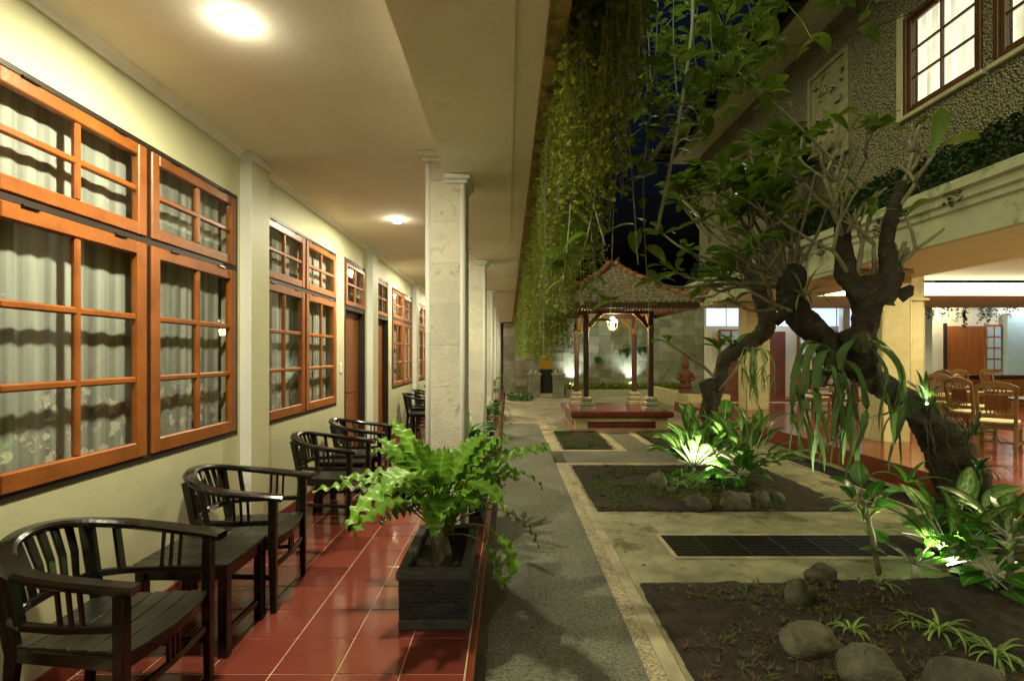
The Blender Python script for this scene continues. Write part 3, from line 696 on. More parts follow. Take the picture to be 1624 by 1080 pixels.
# ------------------------------------------------------------------ black barrel chairs and side tables
def make_chair():
    t = empty('barrel_chair', (0, 0, 0))
    w = .285
    rail = [(.31, -w + .01, .668), (.22, -w, .680), (.05, -w - .005, .700), (-.10, -w + .01, .722), (-.20, -w + .06, .745), (-.275, -.15, .768), (-.31, -.07, .780), (-.318, 0, .783)]
    rail = rail + [(a, -b, c) for a, b, c in reversed(rail[:-1])]
    n = len(rail)
    sc = [(1.0 if 2 <= i <= n - 3 else .92, 1.0) for i in range(n)]
    # smooth the rail
    def cr(p, q=4):
        out = []
        for i in range(len(p) - 1):
            a, b, c, d = (Vector(p[max(i - 1, 0)]), Vector(p[i]), Vector(p[i + 1]), Vector(p[min(i + 2, len(p) - 1)]))
            for k in range(q):
                s = k / q
                out.append(.5 * ((2 * b) + (c - a) * s + (2 * a - 5 * b + 4 * c - d) * s * s + (3 * b - a - 3 * c + d) * s ** 3))
        out.append(Vector(p[-1])); return out
    rp = cr(rail)
    MB().sweep(rp, rect(.070, .034, .011)).build('top_rail', M['chair'], t, smooth=False)
    for s in (-1, 1):
        MB().sweep([(.255, s * .262, 0), (.25, s * .262, .40), (.252, s * .265, .665)], rect(.044, .044, .005), up=(0, 1, 0), scale=[.75, 1, 1]).build('leg', M['chair'], t)
        MB().sweep([(-.24, s * .19, 0), (-.20, s * .195, .40), (-.262, s * .205, .755)], rect(.042, .036, .005), up=(0, 1, 0), scale=[.8, 1.1, 1.25]).build('leg', M['chair'], t)
        MB().sweep([(.25, s * .262, .525), (.03, s * .265, .522), (-.12, s * .245, .522), (-.215, s * .20, .525)], rect(.026, .030, .005)).build('side_rail', M['chair'], t)
        for x in (.035, .075, .115): MB().bar((x, s * .266, .53), (x, s * .284, .688), .018, .012, (1, 0, 0), .003).build('spindle', M['chair'], t)
        MB().bar((-.13, s * .243, .53), (-.165, s * .252, .735), .040, .016, (1, 0, 0), .003).build('spindle', M['chair'], t)
        MB().bar((.23, s * .252, .392), (-.19, s * .195, .392), .024, .052, (0, 0, 1), .004).build('seat_rail', M['chair'], t)
        MB().bar((.235, s * .255, .20), (-.21, s * .192, .20), .02, .028, (0, 0, 1), .004).build('stretcher', M['chair'], t)
    MB().sweep([(-.215, -.2, .525), (-.238, -.1, .53), (-.245, 0, .532), (-.238, .1, .53), (-.215, .2, .525)], rect(.024, .038, .005)).build('back_rail', M['chair'], t)
    for y in (-.13, -.078, -.026, .026, .078, .13):
        q = (y / .2) ** 2
        MB().sweep([(-.242 + .02 * q, y * .92, .535), (-.262 + .028 * q, y, .65), (-.308 + .045 * q, y * 1.08, .772 - .012 * q)], rect(.036, .012, .003), up=(1, 0, 0), scale=[.85, 1, 1.1]).build('back_slat', M['chair'], t)
    xs = [-.215 + .0795 * i for i in range(7)]
    for i in range(6):
        x0, x1 = xs[i] + .002, xs[i + 1] - .002
        h = .205 + .045 * (i + .5) / 6
        b = .024 if i == 5 else 0
        mb = MB(); pts = 7; lo = []; 
        for j in range(pts):
            y = -h + 2 * h * j / (pts - 1); bow = b * (1 - (y / h) ** 2)
            zz = .430 - .010 * (1 - (y / h) ** 2)
            for (x, z) in ((x0, zz - .018), (x0, zz - .003), (x0 + .003, zz), (x1 + bow - .003, zz), (x1 + bow, zz - .003), (x1 + bow, zz - .018)): mb.v.append((x, y, z))
        for j in range(pts - 1):
            for q in range(6):
                a = j * 6; c = a + 6; mb.f.append((a + q, c + q, c + (q + 1) % 6, a + (q + 1) % 6))
        mb.f.append(tuple(range(6))); mb.f.append(tuple((pts - 1) * 6 + q for q in reversed(range(6))))
        mb.build('seat_plank', M['chairseat'], t)
    MB().sweep([(.24, -.245, .385), (.262, -.1, .388), (.266, 0, .388), (.262, .1, .388), (.24, .245, .385)], rect(.022, .05, .004)).build('apron', M['chair'], t)
    MB().sweep([(.25, -.25, .262), (.262, -.1, .258), (.265, 0, .258), (.262, .1, .258), (.25, .25, .262)], rect(.02, .03, .004)).build('front_stretcher', M['chair'], t)
    for y in (-.03, 0, .03): MB().bar((.264, y, .27), (.264, y, .37), .014, .014, (1, 0, 0)).build('spindle', M['chair'], t)
    MB().bar((-.2, -.19, .392), (-.2, .19, .392), .022, .05, (0, 0, 1), .004).build('seat_rail', M['chair'], t)
    return t
def make_table():
    t = empty('side_table', (0, 0, 0)); a, b = .235, .21
    for i in range(6):
        y0 = -b + 2 * b * i / 6
        MB().box(-a, a, y0 + .001, y0 + 2 * b / 6 - .001, .445, .468, .003).build('table_plank', M['chairseat'], t)
    for s in (-1, 1):
        for q in (-1, 1): MB().box(s * (a - .03) - .024, s * (a - .03) + .024, q * (b - .03) - .024, q * (b - .03) + .024, 0, .4445, .004).build('leg', M['chair'], t)
        MB().box(-a + .055, a - .055, s * (b - .03) - .011, s * (b - .03) + .011, .38, .4445, .003).build('apron', M['chair'], t)
        MB().box(s * (a - .03) - .011, s * (a - .03) + .011, -b + .055, b - .055, .38, .4445, .003).build('apron', M['chair'], t)
        MB().box(s * (a - .03) - .011, s * (a - .03) + .011, -b + .055, b - .055, .10, .13, .003).build('stretcher', M['chair'], t)
    return t
chair = make_chair(); table = make_table()
cspots = [(-1.63, 2.09, 0, 'black wooden barrel chair nearest the viewer, under the big left window'), (-1.64, 3.23, 4, 'second black barrel chair, just beyond the first little table by the wall pilaster'),
          (-1.60, 4.65, -2, 'third black barrel chair, under the second window'), (-1.62, 5.67, 2, 'fourth black barrel chair, in front of the first brown door'),
          (-1.63, 9.55, 0, 'distant black barrel chair under the third window, nearer one of its pair'), (-1.63, 10.6, 3, 'distant black barrel chair under the third window, farther one of its pair'),
          (-1.63, 12.0, 0, 'tiny far black barrel chair beyond the third window, partly behind the first column'), (-1.63, 13.05, 0, 'last black barrel chair down the walkway, behind the first column')]
for i, (x, y, a, lab) in enumerate(cspots):
    o = chair if i == 0 else copy_tree(chair)
    o.location = (x, y, 0); o.rotation_euler = (0, 0, R(a)); tag(o, lab, 'chair', 'barrel chairs along the walkway')
for i, (x, y, lab) in enumerate([(-1.62, 2.735, 'low black slatted side table between the two nearest barrel chairs'), (-1.62, 5.15, 'low black side table between the third and fourth barrel chairs'),
                                 (-1.62, 10.08, 'far low black side table under the third window'), (-1.62, 12.5, 'farthest low black side table beyond the first column')]):
    o = table if i == 0 else copy_tree(table)
    o.location = (x, y, 0); tag(o, lab, 'table', 'side tables along the walkway')

# ------------------------------------------------------------------ planters on the walkway edge
def planter(x0, x1, y0, y1, h, label, rough=True):
    cx, cy_ = (x0 + x1) / 2, (y0 + y1) / 2
    t = empty('planter', (cx, cy_, 0), label, 'planter', 'stone planters along the walkway edge')
    e = .012; r = random.Random(int(y0 * 100))
    MB().box(x0 + .03, x1 - .03, y0 + .03, y1 - .03, .02, h - .08).build('core', M['planter'], t)
    MB().box(x0, x1, y0, y1, 0.0, .055, .006).build('plinth', M['planter_rim'], t)
    MB().box(x0 - e, x1 + e, y0 - e, y0 + .055, h - .05, h, .008).box(x0 - e, x1 + e, y1 - .055, y1 + e, h - .05, h, .008).box(x0 - e, x0 + .05, y0 + .0553, y1 - .0553, h - .0503, h - .0003, .008).box(x1 - .05, x1 + e, y0 + .0553, y1 - .0553, h - .0503, h - .0003, .008).build('rim', M['planter_rim'], t)
    MB().box(x0 + .05, x1 - .05, y0 + .05, y1 - .05, h - .09, h - .045).build('soil', M['soil'], t)
    z = .056
    while z < h - .06 and rough:                               # split-stone strips
        hh = r.uniform(.016, .028); hh = min(hh, h - .051 - z)
        if hh < .008: break
        for face in (0, 1):
            if face == 0:
                xx = x0
                while xx < x1 - .01:
                    L = min(r.uniform(.08, .2), x1 - xx); p = r.uniform(.001, .014)
                    MB().box(xx, xx + L - .0015, y0 + .014 - p, y0 + .0302, z, z + hh - .0015, .002).build('stone_strip', M['planter'], t); xx += L
            else:
                p = r.uniform(.001, .012)
                MB().box(x1 - .0302, x1 - .013 + p, y0 + .031, y1, z, z + hh - .0015).build('stone_strip', M['planter'], t)
                MB().box(x0 + .013 - p, x0 + .0302, y0 + .031, y1, z, z + hh - .0015).build('stone_strip', M['planter'], t)
        z += hh
    return t
planter(-.60, -.215, 2.79, 3.55, .325, 'black split-stone planter holding the big fern in front of the first column')
planter(-.60, -.215, 4.55, 5.3, .325, 'black stone planter behind the first column, half hidden by leaves', False)
planter(-.58, -.215, 8.2, 9.0, .325, 'dark stone planter between the second and third columns', False)
planter(-.58, -.215, 12.6, 13.4, .325, 'dark far stone planter near the walkway end', False)

def arch(base, az, length, rise, droop, n=12, start=.75):
    """an arching stalk: heading az, first rising then drooping"""
    pts = [Vector(base)]; d = Vector((math.cos(az), math.sin(az), 0)); el = rise
    for i in range(n):
        el -= droop / n * (1 + i / n)
        pts.append(pts[-1] + (d * math.cos(el) + Vector((0, 0, math.sin(el)))) * (length / n))
    return pts

def frond(par, base, az, length, rise, droop, wid, r, name='frond', m='fern', pet=.35, lobes=True, stemm='stem'):
    n = 26; pts = arch(base, az, length, rise, droop, n)
    # wander sideways
    sid = Vector((-math.sin(az), math.cos(az), 0)); k = r.uniform(-.12, .12)
    pts = [p + sid * (k * length * (i / n) ** 2) for i, p in enumerate(pts)]
    i0 = int(n * pet); blade = pts[i0:]
    N = len(blade); ws = []
    fine = []
    for i in range(N - 1):
        for q in (0, .25, .5, .75): fine.append(blade[i].lerp(blade[i + 1], q))
    fine.append(blade[-1]); N = len(fine); lp = r.uniform(0, 6)
    for i in range(N):
        t = i / (N - 1)
        w = wid * min(1, t * 5 + .15) * max(0.02, (1 - t ** 3.2))
        if lobes: w *= .92 + .12 * math.sin(i * .74 + lp) + .30 * noise.noise(Vector((i * .23, lp * 7, 0)))
        ws.append(w)
    mb = MB(); mb.ribbon(fine, ws, fold=r.uniform(-.1, .2), wave=wid * .20, wfreq=.74, ncol=5, ph=r.uniform(0, 6))
    fo = mb.build(name, M[m], par, smooth=True)
    MB().tube(pts[:i0 + 2], [.006 * (1 - .5 * i / (i0 + 2)) for i in range(i0 + 2)], 5).build('stalk', M[stemm], fo)
    return fo
def fern(base, label, n, L, seed, tilt=None, wf=.086):
    r = random.Random(seed); base = Vector(base)
    t = empty('potted_fern', base, label, 'plant')
    mb = MB().tube([base, base + Vector((.005, 0, .06)), base + Vector((-.01, .01, .13)), base + Vector((0, .01, .19))], [.055, .062, .06, .04], 10, .35)
    mb.build('root_crown', M['drystem'], t)
    for i in range(n):
        az = i * 2.399 + r.uniform(-.4, .4); ri = r.uniform(1.2, 1.57); l = L * r.uniform(.5, 1.1)
        frond(t, base + Vector((r.uniform(-.03, .03), r.uniform(-.03, .03), .16)), az, l, ri, r.uniform(.7, 1.7), wf * r.uniform(.8, 1.3), r, pet=r.uniform(.42, .58))
    for (az, l, ri, dr, w) in tilt or (): frond(t, base + Vector((0, 0, .15)), az, l, ri, dr, w, r, pet=.55)
    return t
fern((-.40, 3.02, .27), 'big bright green fern with wavy fronds in the nearest black planter', 44, .86, 5,
     [(3.3, .82, .95, .75, .07), (3.05, .78, 1.0, .8, .065), (2.3, .95, 1.25, .7, .075), (2.45, .90, 1.2, .8, .07), (.2, .75, .95, 1.6, .06), (-.5, .6, .6, 1.7, .06), (-.3, .7, .9, 2.0, .06)])
fern((-.42, 3.36, .27), 'second bright green fern at the back of the nearest planter, against the column', 14, .6, 15)
def straplant(base, label, n, L, wid, seed, m='strap', rise=(.8, 1.4), droop=(1.0, 2.0), name='strap_plant', group=None, stemh=0):
    r = random.Random(seed); base = Vector(base)
    t = empty(name, base, label, 'plant', group)
    top = base + Vector((0, 0, stemh))
    if stemh: MB().tube([base, base + Vector((.02, .01, stemh * .5)), top], [.022, .02, .016], 7).build('stem', M['twig'], t)
    for i in range(n):
        az = i * 2.399 + r.uniform(-.3, .3); l = L * r.uniform(.7, 1.1); N = 10
        pts = arch(top + Vector((math.cos(az), math.sin(az), 0)) * .015 - Vector((0, 0, r.uniform(0, stemh * .3))), az, l, r.uniform(*rise), r.uniform(*droop), N)
        ws = [wid * (min(1, .45 + q * 2.2)) * (1 - (q) ** 2.5 * .97) for q in [j / N for j in range(N + 1)]]
        MB().ribbon(pts, ws, fold=.35, ncol=3).build('leaf', M[m], t, smooth=True)
    return t
for i, (y, n, L) in enumerate(((4.75, 26, .55), (5.1, 26, .6), (8.4, 18, .55), (8.8, 18, .6), (12.8, 16, .6), (13.2, 16, .65))):
    straplant((-.40, y, .28), ('long-leaved green plant in the planter right behind the first column, near end', 'long-leaved green plant in the planter right behind the first column, far end',
              'strap-leaved plant in the planter past the second column, near end', 'strap-leaved plant in the planter past the second column, far end',
              'tall leafy plant in the farthest walkway planter, near end', 'tall leafy plant in the farthest walkway planter, far end')[i], n, L, .032, 40 + i, stemh=(.25, .35, .1, .25, .3, .5)[i])

# ------------------------------------------------------------------ dining building on the right
RZ = 0.12; XS = 4.93
XF, XU, YF = 5.15, 5.45, 14.6       # fascia face, upper wall face, far end
rf = MB().box(XS + .02, 18.5, -2, 15.2, -.34, RZ - .005).build('dining_floor', M['grout'], kind='structure')
MB().box(XS, XS + .0195, -2, 15.2, -.34, RZ, .004).build('step_riser', M['skirt'], rf)
RT = .40; rtm = MB().box(-RT / 2 + .002, RT / 2 - .002, -RT / 2 + .002, RT / 2 - .002, -.006, 0, .002).mesh('tile', M['rtile'])
for j in range(26):
    for i in range(13):
        x = XS + .0205 + RT * (i + .5); y = 4.3 + RT * (j + .5)
        px = VX + x / y * F
        if px > 1680: continue
        inst('tile', rtm, (x, y, RZ), rf)
MB().box(XS + .0205 + RT * 13, 18.5, 4.3, 15.2, RZ - .0048, RZ).box(XS + .02, 18.5, -2, 4.298, RZ - .0048, RZ).build('tiling', M['rtile'], rf)

din = empty('dining_building', (XU, 9, RZ), 'two-storey building with pebble-dash upper wall, lit windows and open dining terrace', 'building')
# ground-floor ceiling with a raised tray
ZS = 2.85
MB().box(XF + .05, 7.1, -2, YF, ZS, ZS + .25).box(7.1001, 18.5, 11.8, YF, ZS, ZS + .25).build('soffit', M['soffit'], din)
MB().box(7.1001, 18.5, -2, 11.7999, 3.22, 3.30).build('tray_ceiling', M['wall'], din)
# fascia with mouldings
MB().sweep([(XF, -2, ZS - .02), (XF, YF, ZS - .02)], [(0, 0), (.10, 0), (.10, .64), (-.13, .64), (-.13, .53), (-.075, .505), (-.075, .42), (-.035, .395), (-.035, .335), (0.0, .31)], up=(0, 0, 1)).build('fascia', M['plaster'], din)
MB().box(XF + .10, 12, YF - .1, YF, ZS - .02, ZS + .62).build('fascia', M['plaster'], din)
for y in (8.3, 13.1):
    MB().sweep([(XF - .0, y - .38, ZS - .02), (XF - .0, y + .38, ZS - .02)], [(.001, .001), (-.06, .001), (-.06, .35), (-.075, .37), (-.075, .41), (-.09, .43), (-.09, .55), (-.12, .57), (-.12, .642), (.001, .642)]).build('fascia_block', M['plaster'], din)
    MB().box(XF - .05, XF + 1.2, y - .3, y + .3, ZS - .09, ZS - .0205, .01).build('capital', M['plaster'], din)
# upper wall with window openings
ZU0, ZU1 = 3.3, 7.2
wins = [(3.45, 4.56), (4.62, 5.73), (5.88, 7.04), (11.6, 12.7)]
wz0, wz1 = 4.76, 6.10
um = MB(); y = -2
for a, b in wins:
    um.box(XU, XU + .2, y, a, ZU0, ZU1); um.box(XU, XU + .2, a, b, ZU0, wz0); um.box(XU, XU + .2, a, b, wz1, ZU1); y = b
um.box(XU, XU + .2, y, YF, ZU0, ZU1); um.box(XU + .2, 12, YF - .2, YF, ZU0, ZU1)
um.build('upper_wall', M['pebble'], din)
def rwindow(y0, y1, seed):
    x = XU
    w = MB(); f = .06
    w.box(x - .03, x + .1, y0, y0 + f, wz0, wz1, .005).box(x - .03, x + .1, y1 - f, y1, wz0, wz1, .005)
    w.box(x - .029, x + .1, y0 + f, y1 - f, wz0, wz0 + f, .005).box(x - .029, x + .1, y0 + f, y1 - f, wz1 - f, wz1, .005)
    win = w.build('window', M['teakdark'], din)
    s = MB(); a, b, c, d = y0 + f + .002, y1 - f - .002, wz0 + f + .002, wz1 - f - .002; st = .05
    s.box(x + .0, x + .05, a, a + st, c, d, .005).box(x, x + .05, b - st, b, c, d, .005).box(x + .001, x + .049, a + st, b - st, c, c + st, .005).box(x + .001, x + .049, a + st, b - st, d - st, d, .005)
    ym = (a + b) / 2; s.box(x + .008, x + .044, ym - .018, ym + .018, c + st, d - st, .005)
    zs = [c + st + (d - c - 2 * st) * i / 3 for i in range(4)]
    for z in zs[1:3]: s.box(x + .009, x + .043, a + st, b - st, z - .014, z + .014, .005)
    s.build('sash', M['teakdark'], win)
    for (p, q) in ((a + st, ym - .018), (ym + .018, b - st)):
        for i in range(3): MB().box(x + .024, x + .028, p, q, zs[i] + .014, zs[i + 1] - .014).build('pane', M['glass'], win)
    curtain(win, y0 + .03, y1 - .03, wz0 - .02, wz1 + .02, x + .16, seed, 'litcurtain', .02)
    MB().box(x - .06, x + .02, y0 - .05, y1 + .05, wz0 - .06, wz0 - .001, .008).build('sill', M['eave'], win)
for i, (a, b) in enumerate(wins): rwindow(a, b, 90 + i)
MB().box(XU - .03, XU + .05, 7.045, 7.16, wz0 - .06, wz1 + .1, .01).build('window_surround', M['eave'], din)
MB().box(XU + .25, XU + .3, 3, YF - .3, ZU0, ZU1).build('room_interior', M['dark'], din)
# cast relief panel of leafy scrolls
rp = MB().box(XU - .02, XU - .0005, 8.15, 9.25, 4.75, 6.45).build('relief_panel', M['panelstone'], din)
fr = MB()
for (a, b, c, d) in ((8.15, 8.23, 4.75, 6.45), (9.17, 9.25, 4.75, 6.45)): fr.box(XU - .06, XU - .0205, a, b, c, d, .012)
for (c, d) in ((4.75, 4.83), (6.37, 6.45)): fr.box(XU - .059, XU - .0205, 8.2305, 9.1695, c, d, .012)
fr.build('panel_frame', M['panelstone'], rp)
r = random.Random(3)
for i in range(34):
    y, z = r.uniform(8.32, 9.08), r.uniform(4.95, 6.25); a = r.uniform(0, 6.28); L = r.uniform(.10, .2)
    pts = [(XU - .028 - .045 * math.sin(q * 3.14), y + math.cos(a + q * .8) * L * q, z + math.sin(a + q * .8) * L * q) for q in (0, .2, .4, .6, .8, 1)]
    MB().ribbon(pts, [.006, .025, .036, .032, .02, .003], side=(0, -math.sin(a), math.cos(a)), fold=.4).build('relief_leaf', M['panelstone'], rp)
# eave and roof
MB().box(4.72, XU, -2, YF + .5, ZU1 - .08, ZU1 - .0005).build('eave_soffit', M['eave'], din)
MB().box(4.60, 4.719, -2, YF + .5, ZU1 - .14, ZU1 + .1).build('gutter_board', M['darkwood'], din)
MB().sweep([(4.1, -2, 7.02), (4.1, YF + .7, 7.02)], [(0, 0), (0, .06), (3.9, 2.4), (3.9, 2.3)]).build('roof', M['darkroof'], din)
et = MB()
for i in range(84):
    y = -1.6 + i * .2
    et.tube([(4.06, y, 7.05), (4.5, y, 7.34)], .075, 6)
o = et.build('eave_tiles', M['darkroof'], din); o['kind'] = 'stuff'
ra = MB()
for i in range(28): ra.box(4.15, 4.6, -1.6 + i * .6, -1.52 + i * .6, 6.99, 7.06)
o = ra.build('rafters', M['darkwood'], din); o['kind'] = 'stuff'

def rcolumn(x0, x1, y0, y1, ztop, nslab=7, slabs=True):
    c = MB().box(x0 + .012, x1 - .012, y0 + .012, y1 - .012, RZ - .1, ztop).build('column', M['ystone'], din)
    h = (ztop - RZ) / nslab
    for i in range(nslab):
        z0, z1 = RZ + h * i + .0008, RZ + h * (i + 1) - .0008
        MB().box(x0 + .03, x1 - .03, y0, y0 + .0118, z0, z1, .001).build('stone_slab', M['ystone'], c)
        MB().box(x0, x0 + .0118, y0 + .03, y1 - .03, z0, z1, .001).build('stone_slab', M['ystone'], c)
    for (x, y) in ((x0 + .014, y0 + .014), (x1 - .014, y0 + .014), (x0 + .014, y1 - .014)):
        MB().tube([(x, y, RZ), (x, y, ztop - .001)], .0175, 8).build('corner_trim', M['ystone'], c, smooth=True)
    return c
rcolumn(5.93, 6.40, 8.12, 8.56, ZS, 5)
rcolumn(6.02, 6.62, 12.95, 13.4, ZS, 5)
rcolumn(8.25, 8.62, 10.6, 10.95, 3.2, 5)
MB().box(8.19, 8.68, 10.54, 11.01, 2.62, 2.68, .01).build('capital', M['ystone'], din)
rcolumn(6.0, 6.47, 3.2, 3.65, ZS, 5)

# cove strip light in the ceiling tray, and downlights outside the picture on the right
t = empty('cove_light', (10.5, 11.79, 3.0), 'long glowing cove strip set into the dining ceiling', 'ceiling light')
MB().box(7.3, 18.4, 11.77, 11.799, 2.875, 3.15).build('diffuser', M['coveglow'], t)
MB().box(7.25, 18.45, 11.765, 11.80, 2.851, 2.8745).build('housing', M['wall_white'], t)
t = empty('cove_light', (7.12, 7.0, 3.0), 'cove strip on the courtyard side of the dining ceiling tray', 'ceiling light')
MB().box(7.101, 7.12, -1.0, 11.7, 2.875, 3.15).build('diffuser', M['coveglow'], t)
for i, (x, y) in enumerate(((8.2, 6.0), (10.6, 8.8), (7.8, 3.2), (12.8, 10.2))):
    t = empty('downlight', (x, y, 3.22), ('round downlight over the nearest dining table', 'round downlight over the rear dining tables', 'round downlight at the near end of the dining terrace', 'round downlight at the far right of the dining ceiling')[i], 'ceiling light', 'downlights in the dining ceiling')
    MB().lathe([(.09, 0), (.095, -.01), (.07, -.012), (.07, 0)], (x, y, 3.22), 16).build('trim_ring', M['wall_white'], t)
    MB().lathe([(.065, -.005), (.05, -.02), (.003, -.03)], (x, y, 3.22), 14).build('bulb', M['lampglow'], t)
    light('lamp', 'SPOT', (x, y, 3.17), P_RIGHT, (1.0, .86, .44), t, .05, 170, .2, (x, y, 0))

# ivy on the fascia
def leafcloud(mb, pts, size, r, up=.3):
    for p in pts:
        a = r.uniform(0, 6.28); el = r.uniform(-.9, .6); s = size * r.uniform(.6, 1.3)
        d = Vector((math.cos(a) * math.cos(el), math.sin(a) * math.cos(el), math.sin(el)))
        sd = d.cross(Vector((r.uniform(-1, 1), r.uniform(-1, 1), 1))).normalized() * s * .42
        b = len(mb.v); n = d.cross(sd).normalized() * s * .12
        mb.v += [tuple(p), tuple(p + d * s * .45 + sd + n), tuple(p + d * s), tuple(p + d * s * .45 - sd + n)]
        mb.f += [(b, b + 1, b + 2), (b, b + 2, b + 3)]
r = random.Random(21); mb = MB(); pts = []
for i in range(15000):
    y = 2.5 + 12.3 * r.random() ** .9
    top = .62 + .18 * noise.noise(Vector((y * 1.1, 0, 0))) + .12 * noise.noise(Vector((y * 3.1, 2, 0)))
    q = r.random(); z = ZS + .60 + q * top
    x = XU - .02 - (1 - q) * r.random() * .34 - .06 * r.random()
    pts.append(Vector((x, y, z)))
for i in range(26):                                          # trailing ends over the fascia
    y = r.uniform(4.0, 14); L = r.uniform(.1, .45)
    for k in range(int(L * 70)): pts.append(Vector((XF - .09 + r.uniform(-.03, .02), y + r.uniform(-.05, .05), ZS + .62 - L * r.random())))
leafcloud(mb, pts, .055, r)
mb.build('trailing_ivy', M['ivy'], label='dark trailing ivy along the ledge under the upper windows', kind='stuff')

# ------------------------------------------------------------------ rear wing behind the dining terrace
YR = 18.6
rear = empty('rear_wing', (11, YR, 0), 'low rear wing with brown doors, white posts and a pale wall behind the dining terrace', 'building')
MB().box(7.2, 22, YR, YR + .2, -.2, 3.6).build('wall', M['whitewall'], rear)
MB().box(7.2, 13.2, YR - .03, YR - .001, 2.55, 3.35).build('clerestory', M['paleblue'], rear)
for x in (7.9, 8.9, 9.9, 10.9, 11.9, 12.9): MB().box(x - .02, x + .02, YR - .05, YR - .031, 2.55, 3.35).build('clerestory_bar', M['wall_white'], rear)
for (x0, x1) in ((7.6, 8.5), (9.25, 10.05), (10.5, 11.2), (11.9, 12.7)):
    d = MB().box(x0, x1, YR - .04, YR - .001, 0, 2.35, .005).build('door', M['redbrown'], rear)
    for z in (.2, 1.15): MB().box(x0 + .12, x1 - .12, YR - .055, YR - .0402, z, z + .75, .006).build('door_panel', M['redbrown'], d)
for (x0, x1) in ((7.65, 8.45), (10.5, 11.2)):
    w = MB().box(x0 - .05, x1 + .05, YR - .09, YR - .056, 1.35, 2.42).build('window', M['orange'], rear)
    for i in range(2):
        for j in range(2):
            MB().box(x0 + .04 + (x1 - x0) / 2 * i, x0 - .04 + (x1 - x0) / 2 * (i + 1), YR - .098, YR - .0902, 1.42 + .5 * j, 1.86 + .5 * j).build('pane', M['bluetint'], w)
d = MB().box(15.9, 17.25, YR - .04, YR - .001, .05, 2.55, .005).build('door', M['door'], rear)
MB().box(15.8, 15.899, YR - .06, YR - .001, .05, 2.65).build('door_frame', M['darkwood'], d)
w = MB().box(17.3, 17.9, YR - .05, YR - .001, .9, 2.6, .005).build('window', M['orange'], rear)
for i in range(2):
    for j in range(4): MB().box(17.36 + .27 * i, 17.58 + .27 * i, YR - .055, YR - .0502, .98 + .4 * j, 1.32 + .4 * j).build('pane', M['bluetint'], w)
MB().box(17.95, 22, YR - .2, YR - .002, 0, 3.0).build('wall_panel', M['bluewall'], rear)
for x in (8.75, 10.2, 11.5, 14.3): MB().box(x - .12, x + .12, YR - 1.2, YR - .96, -.15, 3.2, .01).build('post', M['wall_white'], rear)
MB().box(7.2, 22, YR - 1.4, YR + .2, 3.6, 3.75).build('ceiling', M['ceiling'], rear)
MB().box(7.2, 22, YR - 1.3, YR - .001, -.3, .0).build('step', M['skirt'], rear)
MB().box(9.0, 22, 15.2003, 21, -.34, -.155).build('rear_paving', M['paving'], kind='structure')
for i, (x, c, p) in enumerate(((9.5, (.75, .88, 1.0), 45), (15.5, (1, .88, .6), 90), (18.5, (.8, .9, 1.0), 60))):
    t = empty('wall_lamp', (x, YR - .9, 3.6), ('cool white lamp above the brown rear doors', 'warm lamp above the pale rear wall', 'cool lamp in front of the blue rear wall')[i], 'lamp')
    MB().lathe([(.08, 0), (.08, -.03), (.05, -.06), (.004, -.07)], (x, YR - .9, 3.6), 12).build('shade', M['lampglow'], t)
    light('lamp', 'SPOT', (x, YR - .9, 3.5), p, c, t, .06, 170, .2, (x, YR - .9, 0))
# hanging vines in front of the rear wall
r = random.Random(5)
for i in range(9):
    x = 13.2 + i * .52 + r.uniform(-.12, .12); L = r.uniform(.5, 1.35); mb = MB(); pts = []; y = 16.6 + r.uniform(-.2, .2)
    for s in range(5):
        xo = x + r.uniform(-.16, .16); l = L * r.uniform(.6, 1)
        mb.tube([(xo, y, 3.5), (xo + .02, y, 3.5 - l * .5), (xo, y, 3.4 - l)], .004, 4)
        for k in range(int(l * 60)): pts.append(Vector((xo + r.uniform(-.06, .06), y + r.uniform(-.05, .05), 3.45 - l * r.random())))
    leafcloud(mb, pts, .07, r)
    mb.build('hanging_creeper', M['ivy'], loc=(x, y, 3.5), label='thin creeper hanging over the rear wall, number %s of the row from the left' % ('one', 'two', 'three', 'four', 'five', 'six', 'seven', 'eight', 'nine')[i], cat='creeper', group='creepers hanging before the rear wall')
cr = MB().box(12.6, 18.6, 16.5, 16.75, 3.5, 3.75).build('creeper_beam', M['plaster'], label='beam above the terrace carrying the row of thin creepers', cat='beam')
for i, (x, y) in enumerate(((14.6, 16.2), (15.4, 16.1), (16.2, 16.2))):
    straplant((x, y, -.15), ('leafy shrub by the orange rear door, left of three', 'leafy shrub by the orange rear door, middle of three', 'leafy shrub by the orange rear door, right of three')[i], 40, .8, .06, 60 + i, name='shrub', rise=(.5, 1.5), stemh=.4)

# ------------------------------------------------------------------ back wall, shrine, pond
YB = 21.4
bw = MB().box(-.2, 10.2, YB + .03, YB + .3, -.2, 3.75).build('garden_wall', M['grout'], label='tall back wall of mossy square stone blocks behind the pavilion', cat='wall')
bmesh_ = MB().box(-.2485, .2485, -.015, .03, -.1735, .1735, .006).mesh('stone_block', M['backstone'])
r = random.Random(8)
for j in range(11):
    for i in range(20):
        o = inst('stone_block', bmesh_, (.05 + .5 * i + (.25 if j % 2 else 0) * 0, YB + r.uniform(0, .012), .02 + .35 * j), bw)
MB().box(-.25, 10.25, YB - .05, YB + .36, 3.751, 3.85, .01).build('coping', M['plaster'], bw)
pb = MB().box(2.3, 7.2, YB - .95, YB - .85, -.2, .12, .006).build('planting_border', M['pedestal'], label='low stone border holding ground cover along the back wall', cat='border')
MB().box(2.3, 7.2, YB - .8499, YB, -.2, .07).build('soil', M['soil'], pb)
mb = MB(); r = random.Random(9)
leafcloud(mb, [Vector((r.uniform(2.35, 7.1), r.uniform(YB - .82, YB - .05), .07 + r.random() ** 2 * .3)) for _ in range(5000)], .09, r)
